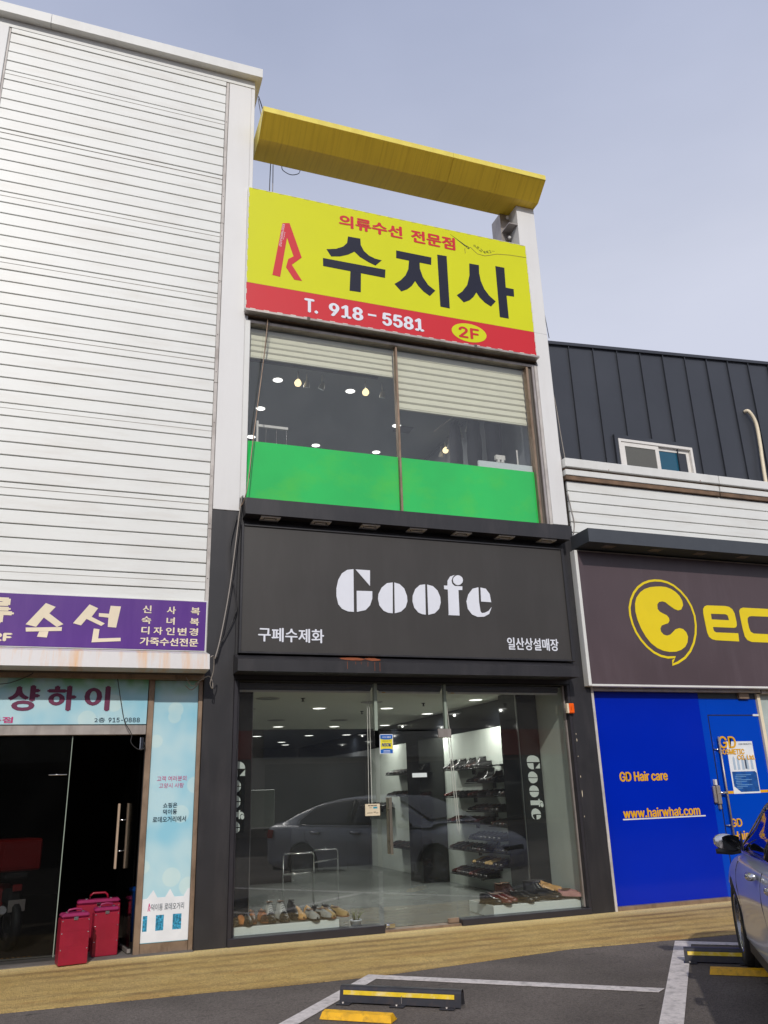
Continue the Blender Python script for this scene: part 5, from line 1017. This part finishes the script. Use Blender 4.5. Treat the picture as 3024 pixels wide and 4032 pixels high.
MB().cbox(9.20, 9.305, .075, .10, 2.385, 2.415, .003).build('hinge', WHT, db)
MB().box(8.49, 8.63, .0835, .0848, 1.334, 1.37).build('gold_stripe', GOLD, db) ; MB().box(9.10, 9.30, .0835, .0848, 1.334, 1.37).build('gold_stripe', GOLD, db)
MB().tube([(8.475, .035, 2.10), (8.475, .035, .80)], .013, 8).build('pull_bar', ALU, db)
for z in (1.93, .93): MB().tube([(8.40, .085, z), (8.475, .035, z)], .009, 6).build('handle_post', CHROME, db)
lk = MB().cbox(8.262, 8.305, .04, .085, 1.22, 1.445, .012).build('lock_case', ALU, db); MB().cbox(8.312, 8.375, .03, .085, 1.20, 1.45, .014).build('lock_body', ALU, db); MB().cbox(8.30, 8.335, .035, .085, 1.45, 1.53, .006).build('lock_top', WPVC, db); MB().tube([(8.34, .04, 1.352), (8.46, .02, 1.352)], .016, 10).build('lock_knob', CHROME, db); MB().cbox(8.325, 8.355, .04, .085, 1.14, 1.195, .006).build('lock_tail', ALU, db)
MB().box(9.305, 9.36, .05, .12, .05, 2.70).build('pale_jamb', CREAM, bs)
MB().box(9.36, 16, .09, .10, .052, 2.70).build('pale_pane', mat('pale_frosted_pane', rgb(176, 188, 184), .2), bs)
text_obj('lettering', 'GD Hair care', 6.785, 7.545, 1.54, 1.658, .0795, GOLD, bs, bold=.007)
text_obj('lettering', 'www.hairwhat.com', 6.775, 8.00, 1.082, 1.195, .0795, GOLD, bs, bold=.006)
MB().box(6.757, 8.088, .0775, .0795, 1.058, 1.074).build('white_underline', WHT, bs)
text_obj('lettering', 'GD', 8.508, 8.80, 1.945, 2.105, .0795, GOLD, db, bold=.006)
text_obj('lettering', 'COSMETIC', 8.487, 8.925, 1.86, 1.93, .0795, GOLD, db, bold=.0045); text_obj('lettering', 'CO. Ltd.', 8.79, 9.10, 1.785, 1.848, .0795, GOLD, db, bold=.0045)
text_obj('lettering', 'GD', 8.503, 8.685, .905, 1.008, .0845, GOLD, db, bold=.006); text_obj('lettering', 'Hair', 8.51, 8.76, .735, .845, .0845, GOLD, db, bold=.006)
ps = thing('product_poster', 'white and blue hair product poster on the bright blue door', 'poster', (8.87, .08, 1.33))
MB().box(8.632, 9.10, .0815, .0845, 1.33, 2.035).build('sheet', SW, ps)
MB().prism([(8.655, 1.625), (9.06, 1.625), (9.088, 1.60), (9.088, 1.352), (8.76, 1.352), (8.655, 1.43)], .0802, .0812).build('blue_block', mat('poster_blue', rgb(24, 84, 160), .4, var=.3, scale=12), ps)
for i in range(9): MB().box(8.69+.01*(i % 3), 8.80+.09*((i*7) % 3), .0794, .08, 1.40+i*.022, 1.407+i*.022).build('print_line', mat('poster_pale', rgb(110, 160, 210), .5), ps)
text_obj('lettering', 'HAIR PRODUCTS', 8.85, 9.08, 1.985, 2.008, .0812, mat('poster_dark', rgb(70, 84, 104), .5), ps)
for x in (8.72, 8.79, 8.87, 8.95, 9.03): MB().prism([(x-.022, 1.65), (x+.022, 1.65), (x+.018, 1.80), (x+.006, 1.83), (x-.006, 1.83), (x-.018, 1.80)], .0804, .0812).build('bottle_print', mat('poster_grey', rgb(170, 188, 206), .5), ps)
MB().box(8.905, 8.935, .0797, .0803, 1.66, 1.80).build('ornament_print', mat('poster_dark', rgb(70, 84, 104), .5), ps)
rs = thing('round_pendant', 'pale round lamp globe behind the glass at the right frame edge', 'lamp', (9.5, .3, 1.8)); MB().lathe([(0, -.13), (.08, -.1), (.13, 0), (.08, .1), (0, .13)], 20, Matrix.Translation((9.52, .02, 1.86))).build('globe', WGL, rs); MB().cbox(9.46, 9.6, -.02, .08, 1.98, 2.10, .01).build('gold_letter_block', GOLD, rs)

# ------------------------------------------------------------------ wheel stops and yellow bars
YB = mat('stop_bar_yellow', rgb(236, 178, 16), .5, var=.12, scale=14, grime=rgb(96, 72, 30), gamt=.75, gscale=(9, 9, 9)); ST = mat('stop_steel_black', rgb(58, 58, 64), .45, metal=.3, var=.12, grime=rgb(96, 78, 66), gamt=.45, gscale=(8, 8, 8)); YP = mat('stop_stripe_yellow', rgb(232, 196, 30), .5, var=.1, scale=16, grime=rgb(230, 226, 210), gamt=.6, gscale=(8, 8, 8))
def wheel_stop(p, q, lab):
    p = Vector((p[0], p[1], 0)); q = Vector((q[0], q[1], 0)); d = (q-p); l_ = d.length; ang = math.atan2(d.y, d.x); T = Matrix.Translation(p) @ Matrix.Rotation(ang, 4, 'Z')
    t = thing('wheel_stop', lab, 'wheel stop', tuple(p))
    h = .118; sec_ = [(-.0, .012), (.014, h-.022), (.024, h-.008), (.038, h), (.074, h), (.088, h-.008), (.098, h-.022), (.112, .012), (.106, .012), (.092, h-.026), (.072, h-.006), (.040, h-.006), (.020, h-.026), (.006, .012)]
    n = len(sec_); MB().add([T @ Vector((x, y, z)) for x in (0, l_) for y, z in sec_], [(i, (i+1) % n, (i+1) % n+n, i+n) for i in range(n)]).build('bent_steel_beam', ST, t)
    MB().add([T @ Vector((x, y, z)) for x in (.03, l_-.05) for y, z in ((.0064, h-.056), (.0118, h-.028), (.0088, h-.028), (.0034, h-.056))], [(0, 4, 5, 1), (1, 5, 6, 2), (2, 6, 7, 3), (3, 7, 4, 0), (0, 1, 2, 3), (7, 6, 5, 4)]).build('reflective_stripe', YP, t)
    for x in (.03, l_*.48, l_-.11):
        MB().cbox(x-.04, x+.07, -.055, .03, .004, .012, .002, T).build('foot_plate', ST, t); MB().lathe([(0, .022), (.009, .02), (.01, .010)], 8, T @ Matrix.Translation((x+.01, -.03, 0))).build('anchor_bolt', ALU, t)
    MB().box(l_*.52, l_*.52+.004, -.001, .014, .02, .07, T).build('scratch', ALU, t)
    return t
def yellow_bar(p, q, lab):
    p = Vector((p[0], p[1], 0)); q = Vector((q[0], q[1], 0)); d = (q-p); l_ = d.length; T = Matrix.Translation(p) @ Matrix.Rotation(math.atan2(d.y, d.x), 4, 'Z')
    sec_ = [(0, .004), (.022, .045), (.075, .052), (.125, .004)]
    o = MB().add([T @ Vector((x+(.012 if 0 < k < 3 else 0)*(1 if x == 0 else -1), y, z)) for x in (0, l_) for k, (y, z) in enumerate(sec_)], [(0, 1, 5, 4), (1, 2, 6, 5), (2, 3, 7, 6), (3, 0, 4, 7), (0, 3, 2, 1), (4, 5, 6, 7)]).build('yellow_bar', YB); tag(o, lab, 'parking bar'); return o
wheel_stop((1.997, -2.853), (2.735, -3.445), 'black steel wheel stop with a yellow stripe inside the middle parking bay')
yellow_bar((1.735, -3.235), (2.15, -3.575), 'flat yellow bar in front of the middle wheel stop')
wheel_stop((5.16, -2.88), (5.95, -3.52), 'black steel wheel stop partly behind the silver car')
yellow_bar((5.01, -3.37), (5.42, -3.71), 'flat yellow bar beside the silver car wheel')

# ------------------------------------------------------------------ silver sedan
PAINT = mat('silver_grey_paint', rgb(196, 199, 208, .95), .34, metal=.15, var=.015, coat=.55); CGL = mat('car_window_glass', rgb(8, 10, 14), .03, spec=.8, var=0); PLAS = mat('black_plastic', rgb(26, 26, 28), .5); LENS = mat('lamp_lens', rgb(190, 200, 205), .05, metal=.3); TAIL = mat('tail_lens', rgb(160, 14, 20), .1); ALLOY = mat('alloy_wheel', rgb(150, 150, 152), .25, metal=.9, var=.03); TYRE = mat('tyre_rubber', rgb(30, 29, 29), .8, var=.1)
car = thing('silver_sedan', 'silver grey sedan parked in the right hand bay, only its left flank in view', 'car', (0, 0, 0))
# stations: x, half width, z bottom, z belt (shoulder), z centre top
S_ = [(-2.50, .56, .42, .78, .82), (-2.46, .70, .34, .90, .97), (-2.36, .80, .26, .965, 1.03), (-2.15, .875, .22, .985, 1.06), (-1.8, .905, .20, .985, 1.075), (-1.4, .922, .19, .975, 1.07), (-1.0, .925, .19, .965, 1.05), (-.5, .922, .19, .955, 1.03), (0, .920, .19, .945, 1.02), (.5, .918, .19, .935, 1.01), (.9, .918, .19, .925, 1.00), (1.2, .918, .19, .905, .985), (1.5, .912, .19, .87, .955), (1.8, .890, .20, .82, .905), (2.05, .845, .21, .765, .84), (2.22, .76, .23, .70, .765), (2.32, .62, .27, .62, .67), (2.37, .42, .34, .54, .56)]
rows = []
for x, wd, zb, zs, zt in S_:
    H_ = zs-zb; prof = [(0, zb), (.80*wd, zb), (.955*wd, zb+.05*H_), (.985*wd, zb+.16*H_), (.972*wd, zb+.34*H_), (.985*wd, zb+.5*H_), (wd, zb+.66*H_), (.992*wd, zb+.78*H_), (.985*wd, zb+.84*H_), (.955*wd, zb+.94*H_), (.90*wd, zs), (.80*wd, zs+(zt-zs)*.35), (.5*wd, zs+(zt-zs)*.85), (0, zt)]
    rows.append([(x, y, z) for y, z in prof]+[(x, -y, z) for y, z in prof[-2:0:-1]])
mb = MB().grid(rows, closed=True); mb.f.append(tuple(range(len(rows[0])))); mb.sm.append(True); n0_ = (len(rows)-1)*len(rows[0]); mb.f.append(tuple(n0_+i for i in range(len(rows[0])))[::-1]); mb.sm.append(True)
body = mb.build('car_body', PAINT, car)
cut = []
for x in (1.40, -1.42):
    c_ = MB().lathe([(0, -1.2), (.372, -1.2), (.372, 1.2), (0, 1.2)], 40, Matrix.Translation((x, 0, .335)) @ Matrix.Rotation(R(90), 4, 'X')).build('arch_cutter', DARK); cut.append(c_)
md = body.modifiers.new('s', 'SUBSURF'); md.levels = 2; md.render_levels = 2
for c_ in cut: md = body.modifiers.new('b', 'BOOLEAN'); md.operation = 'DIFFERENCE'; md.object = c_; md.solver = 'EXACT'
bpy.context.view_layer.update()
bm_ = bpy.data.meshes.new_from_object(body.evaluated_get(bpy.context.evaluated_depsgraph_get()))
body.modifiers.clear(); body.data = bm_
for p in bm_.polygons: p.use_smooth = True
try: bm_.set_sharp_from_angle(angle=R(38))
except Exception: pass
if len(bm_.materials) == 0: bm_.materials.append(PAINT)
for i_ in range(len(bm_.materials)): bm_.materials[i_] = PAINT if i_ == 0 else PLAS
for c_ in cut: bpy.data.objects.remove(c_)
# greenhouse
G_ = [(-2.02, .70, 1.045, .02), (-1.80, .70, 1.14, .1), (-1.45, .665, 1.275, .3), (-1.1, .63, 1.375, .6), (-.7, .605, 1.428, .8), (-.2, .595, 1.448, 1), (.2, .60, 1.425, .9), (.5, .625, 1.36, .7), (.8, .67, 1.24, .4), (1.1, .72, 1.09, .15), (1.3, .75, .985, .0)]
def roof_z(x):
    for a_, b2 in zip(G_, G_[1:]):
        if a_[0] <= x <= b2[0]: k = (x-a_[0])/(b2[0]-a_[0]); return a_[2]+(b2[2]-a_[2])*k
    return 1.0
rows = []
for x, wt, zr, k in G_:
    zb = .93; prof = [(.835, zb), (.82, zb+(zr-zb)*.2), (wt+(.83-wt)*.45, zb+(zr-zb)*.55), (wt+(.83-wt)*.14, zb+(zr-zb)*.88), (wt-.03, zr-.005), (wt*.6, zr+.02*k), (0, zr+.03*k)]
    rows.append([(x, y, z) for y, z in prof]+[(x, -y, z) for y, z in prof[-2::-1]])
gh = MB().grid(rows).build('roof_and_pillars', PAINT, car); md = gh.modifiers.new('s', 'SUBSURF'); md.levels = 1; md.render_levels = 2
def side_y(x, z):
    wt = [g for g in G_]; 
    for a_, b2 in zip(G_, G_[1:]):
        if a_[0] <= x <= b2[0]: k = (x-a_[0])/(b2[0]-a_[0]); w_ = a_[1]+(b2[1]-a_[1])*k; zr = a_[2]+(b2[2]-a_[2])*k; break
    else: w_, zr = .7, 1.1
    q = (z-.93)/max(.05, zr-.93); q = max(0, min(1, q))
    pts_ = [(0, .835), (.2, .82), (.55, w_+(.83-w_)*.45), (.88, w_+(.83-w_)*.14), (1, w_-.03)]
    for (q0, y0), (q1, y1) in zip(pts_, pts_[1:]):
        if q0 <= q <= q1: return y0+(y1-y0)*(q-q0)/(q1-q0)
    return w_
def side_panel(name, poly, off, m_, n=14):
    """window glass following the flank: columns between lower and upper edge"""
    lo, hi_ = poly
    for s_ in (1, -1):
        R1 = []
        for j in range(7):
            row_ = []
            for i in range(n+1):
                t_ = i/n; a_ = lo(t_); b2 = hi_(t_); x = a_[0]+(b2[0]-a_[0])*j/6; z = a_[1]+(b2[1]-a_[1])*j/6; row_.append((x, s_*(side_y(x, z)+off), z))
            R1.append(row_)
        ob = MB().grid(R1).build(name, m_, car, fix=False); sd = ob.modifiers.new('t', 'SOLIDIFY'); sd.thickness = .006; sd.offset = 0
def lerp(a_, b2, t_): return (a_[0]+(b2[0]-a_[0])*t_, a_[1]+(b2[1]-a_[1])*t_)
def curve(pts_):
    def f(t_):
        q = t_*(len(pts_)-1); i = min(int(q), len(pts_)-2); return lerp(pts_[i], pts_[i+1], q-i)
    return f
side_panel('front_window', (curve([(-.36, .975), (.2, .968), (.80, .965), (.86, .97)]), curve([(-.36, 1.385), (.1, 1.375), (.42, 1.29), (.86, 1.02)])), .006, CGL)
side_panel('rear_window', (curve([(-1.55, 1.0), (-1.3, .985), (-.8, .98), (-.42, .977)]), curve([(-1.55, 1.06), (-1.3, 1.245), (-.9, 1.355), (-.42, 1.388)])), .006, CGL)
for s_ in (1, -1):
    tr = [(-1.60, 1.0), (-1.3, .972), (-.4, .962), (.3, .955), (.92, .955)]; MB().tube([(x, s_*(side_y(x, z)+.010), z) for x, z in tr], .009, 6).build('chrome_trim', CHROME, car)
    tr = [(-1.60, 1.0), (-1.62, 1.05), (-1.33, 1.262), (-.9, 1.372), (-.42, 1.405), (.1, 1.392), (.45, 1.305), (.92, .975)]; MB().tube([(x, s_*(side_y(x, z)+.010), z) for x, z in tr], .008, 6).build('chrome_trim', PLAS if s_ == -1 else CHROME, car)
    MB().tube([(-.39, s_*(side_y(-.39, z)+.008), z) for z in (.97, 1.1, 1.25, 1.39)], .022, 6).build('door_pillar', PLAS, car)
# windscreen and rear screen
ws = [[(x, y, z+.006) for y in (-wy, -wy*.5, 0, wy*.5, wy)] for x, z, wy in ((.36, 1.405, .56), (.62, 1.315, .60), (.9, 1.195, .66), (1.2, 1.05, .72))]
ws = [[(x+.02*(1-(y/wy if wy else 0)**2 if 0 else 1), y, z+.022*(1-(abs(y)/.7)**2)) for (x, y, z) in r_] for r_, wy in zip(ws, (.56, .6, .66, .72))]
MB().grid(ws).build('windscreen', CGL, car); rs_ = [[(x, y, z+.022*(1-(abs(y)/.66)**2)+.012) for y in (-wy, -wy*.5, 0, wy*.5, wy)] for x, z, wy in ((-.95, 1.405, .54), (-1.3, 1.325, .56), (-1.65, 1.205, .58), (-1.9, 1.11, .6))]
MB().grid(rs_).build('rear_screen', CGL, car)
def body_y(x, z):
    """flank of the body shell"""
    for a_, b2 in zip(S_, S_[1:]):
        if a_[0] <= x <= b2[0]: k = (x-a_[0])/(b2[0]-a_[0]); wd, zb, zs = [a_[i]+(b2[i]-a_[i])*k for i in (1, 2, 3)]; break
    H_ = zs-zb; q = (z-zb)/H_; P_ = [(.05, .955), (.16, .985), (.34, .972), (.5, .985), (.66, 1.0), (.78, .992), (.84, .985), (.94, .955), (1.0, .90)]
    for (q0, y0), (q1, y1) in zip(P_, P_[1:]):
        if q0 <= q <= q1: return wd*(y0+(y1-y0)*(q-q0)/(q1-q0))
    return wd*.9
for s_ in (1, -1):
    for line in ([(.98, .30), (.99, .5), (.97, .7), (.93, .90)], [(-.38, .27), (-.39, .5), (-.39, .7), (-.39, .93)], [(-1.0, .36), (-1.12, .55), (-1.34, .75), (-1.38, .93)]):
        pts_ = []
        for (x0, z0), (x1, z1) in zip(line, line[1:]):
            for i in range(6): k = i/6; x = x0+(x1-x0)*k; z = z0+(z1-z0)*k; pts_.append((x, s_*(body_y(x, z)-.0035), z))
        MB().tube(pts_, .005, 5).build('door_gap', PLAS, car)
    for x in (-.20, -1.08):
        yb = body_y(x, .82); MB().tube([(x+.10, s_*(yb+.004), .850), (x+.085, s_*(yb+.034), .853), (x, s_*(yb+.042), .856), (x-.085, s_*(yb+.034), .859), (x-.10, s_*(yb+.004), .862)], [.018, .026, .028, .026, .018], 10).build('door_handle', mat('handle_bright', rgb(205, 205, 210), .18, metal=.85), car)
    # mirror
    x0_ = .78; T = Matrix.Translation((x0_, s_*1.02, 1.03))
    mr_ = []
    for i in range(9):
        t_ = -1+2*i/8; r_ = math.sqrt(max(0.02, 1-t_*t_*.92)); mr_.append([(x0_+.02+(.085 if math.cos(a_) > 0 else .035)*math.cos(a_)*r_, s_*(.955+.105*t_), 1.02+.070*math.sin(a_)*r_+.012*t_) for a_ in [2*math.pi*k/14 for k in range(14)]])
    mm = MB().grid(mr_, closed=True); mm.f.append(tuple(range(14))); mm.sm.append(False); mm.f.append(tuple(112+i for i in range(14))); mm.sm.append(False); cap_ = mm.build('mirror_cap', mat('handle_bright', rgb(205, 205, 210), .18, metal=.85), car)
    MB().grid([[(x0_-.030, s_*(.928+.066*c1), 1.022+.060*s1*math.sqrt(max(0, 1-c1*c1*.5))) for s1 in (-1, -.5, 0, .5, 1)] for c1 in (-1, -.6, -.2, .2, .6, 1)]).build('mirror_glass', CGL, cap_)
    MB().tube([(x0_+.02, s_*.86, .965), (x0_+.02, s_*.93, .955), (x0_+.02, s_*1.05, .955)], [.03, .03, .02], 8).build('mirror_arm', PLAS, car)
    MB().prism([(.74, .958), (.94, .955), (.80, 1.08), (.74, 1.11)], s_*.842-.004, s_*.842+.004).build('mirror_sail', PLAS, car)
    MB().grid([[(x, s_*(body_y(x, z)+.012), z) for x in (1.95, 2.05, 2.15, 2.24)] for z in (.60, .66, .72)]).build('headlight', LENS, car); MB().grid([[(x, s_*(body_y(x, z)+.016), z) for x in (-2.44, -2.38, -2.3, -2.22, -2.15)] for z in (.76, .84, .90)]).build('tail_light', TAIL, car)
    MB().prism([(-.95, .19), (.95, .19), (.95, .27), (-.95, .26)], s_*.875-.012, s_*.875+.012).build('sill', PLAS, car)
    for x in (1.40, -1.42):
        Tw = Matrix.Translation((x, s_*.80, .335)) @ Matrix.Rotation(R(-90*s_), 4, 'X')
        tw = MB().lathe([(.225, -.10), (.30, -.108), (.328, -.09), (.335, -.05), (.335, .05), (.328, .09), (.30, .108), (.235, .10), (.228, .085)], 44, Tw).build('tyre', TYRE, car)
        rm = MB().lathe([(.230, .098), (.222, .102), (.212, .085), (.205, -.06), (0, -.06)], 36, Tw)
        rm.lathe([(0, .075), (.03, .075), (.045, .06), (.05, .03)], 16, Tw)
        for k in range(10):
            Tk = Tw @ Matrix.Rotation(2*math.pi*k/10+(.12 if k % 2 else -.12), 4, 'Z'); rm.prism([(.03, -.014), (.215, -.011), (.215, .011), (.03, .014)], .052, .082, 'Z', T=Tk)
        rm.build('rim', ALLOY, car)
        MB().lathe([(.365, -.3), (.368, -.3), (.368, .045), (.36, .045)], 30, Tw).build('arch_liner', PLAS, car)
MB().box(-2.3, 2.1, -.7, .7, .2, .26).build('underbody', PLAS, car)
MB().cbox(2.30, 2.36, -.34, .34, .44, .62, .01).build('grille', PLAS, car); MB().box(2.37, 2.385, -.26, .26, .36, .47).build('number_plate', WHT, car); MB().box(-2.515, -2.5, -.26, .26, .55, .66).build('number_plate', WHT, car)
ang = R(55); dfx = Vector((math.cos(ang), math.sin(ang))); nfx = Vector((-dfx.y, dfx.x)); fwp = Vector((5.5, -3.25))
ctr = fwp-dfx*1.40-nfx*.89
car.location = (ctr.x, ctr.y, 0); car.rotation_euler = (0, 0, ang)

# ------------------------------------------------------------------ the far side of the street (mirrored in the panes)
ob_ = thing('opposite_shop_row', 'long shop row across the street behind the photographer', 'building', (5, -24, 0))
MB().box(-30, 45, -34, -24, 0, 7.5).build('wall', mat('opposite_wall', rgb(120, 112, 106), .7, var=.1), ob_)
for i in range(15):
    x = -28+i*5; MB().box(x, x+4.2, -24.0, -23.94, .2, 2.7).build('shop_pane', mat('opposite_glass', rgb(30, 36, 42), .08), ob_); MB().box(x-.1, x+4.4, -24.0, -23.8, 2.9, 4.0).build('fascia', mat(('opp_a', 'opp_b', 'opp_c')[i % 3], (rgb(150, 60, 50), rgb(60, 70, 90), rgb(150, 150, 140))[i % 3], .5), ob_)
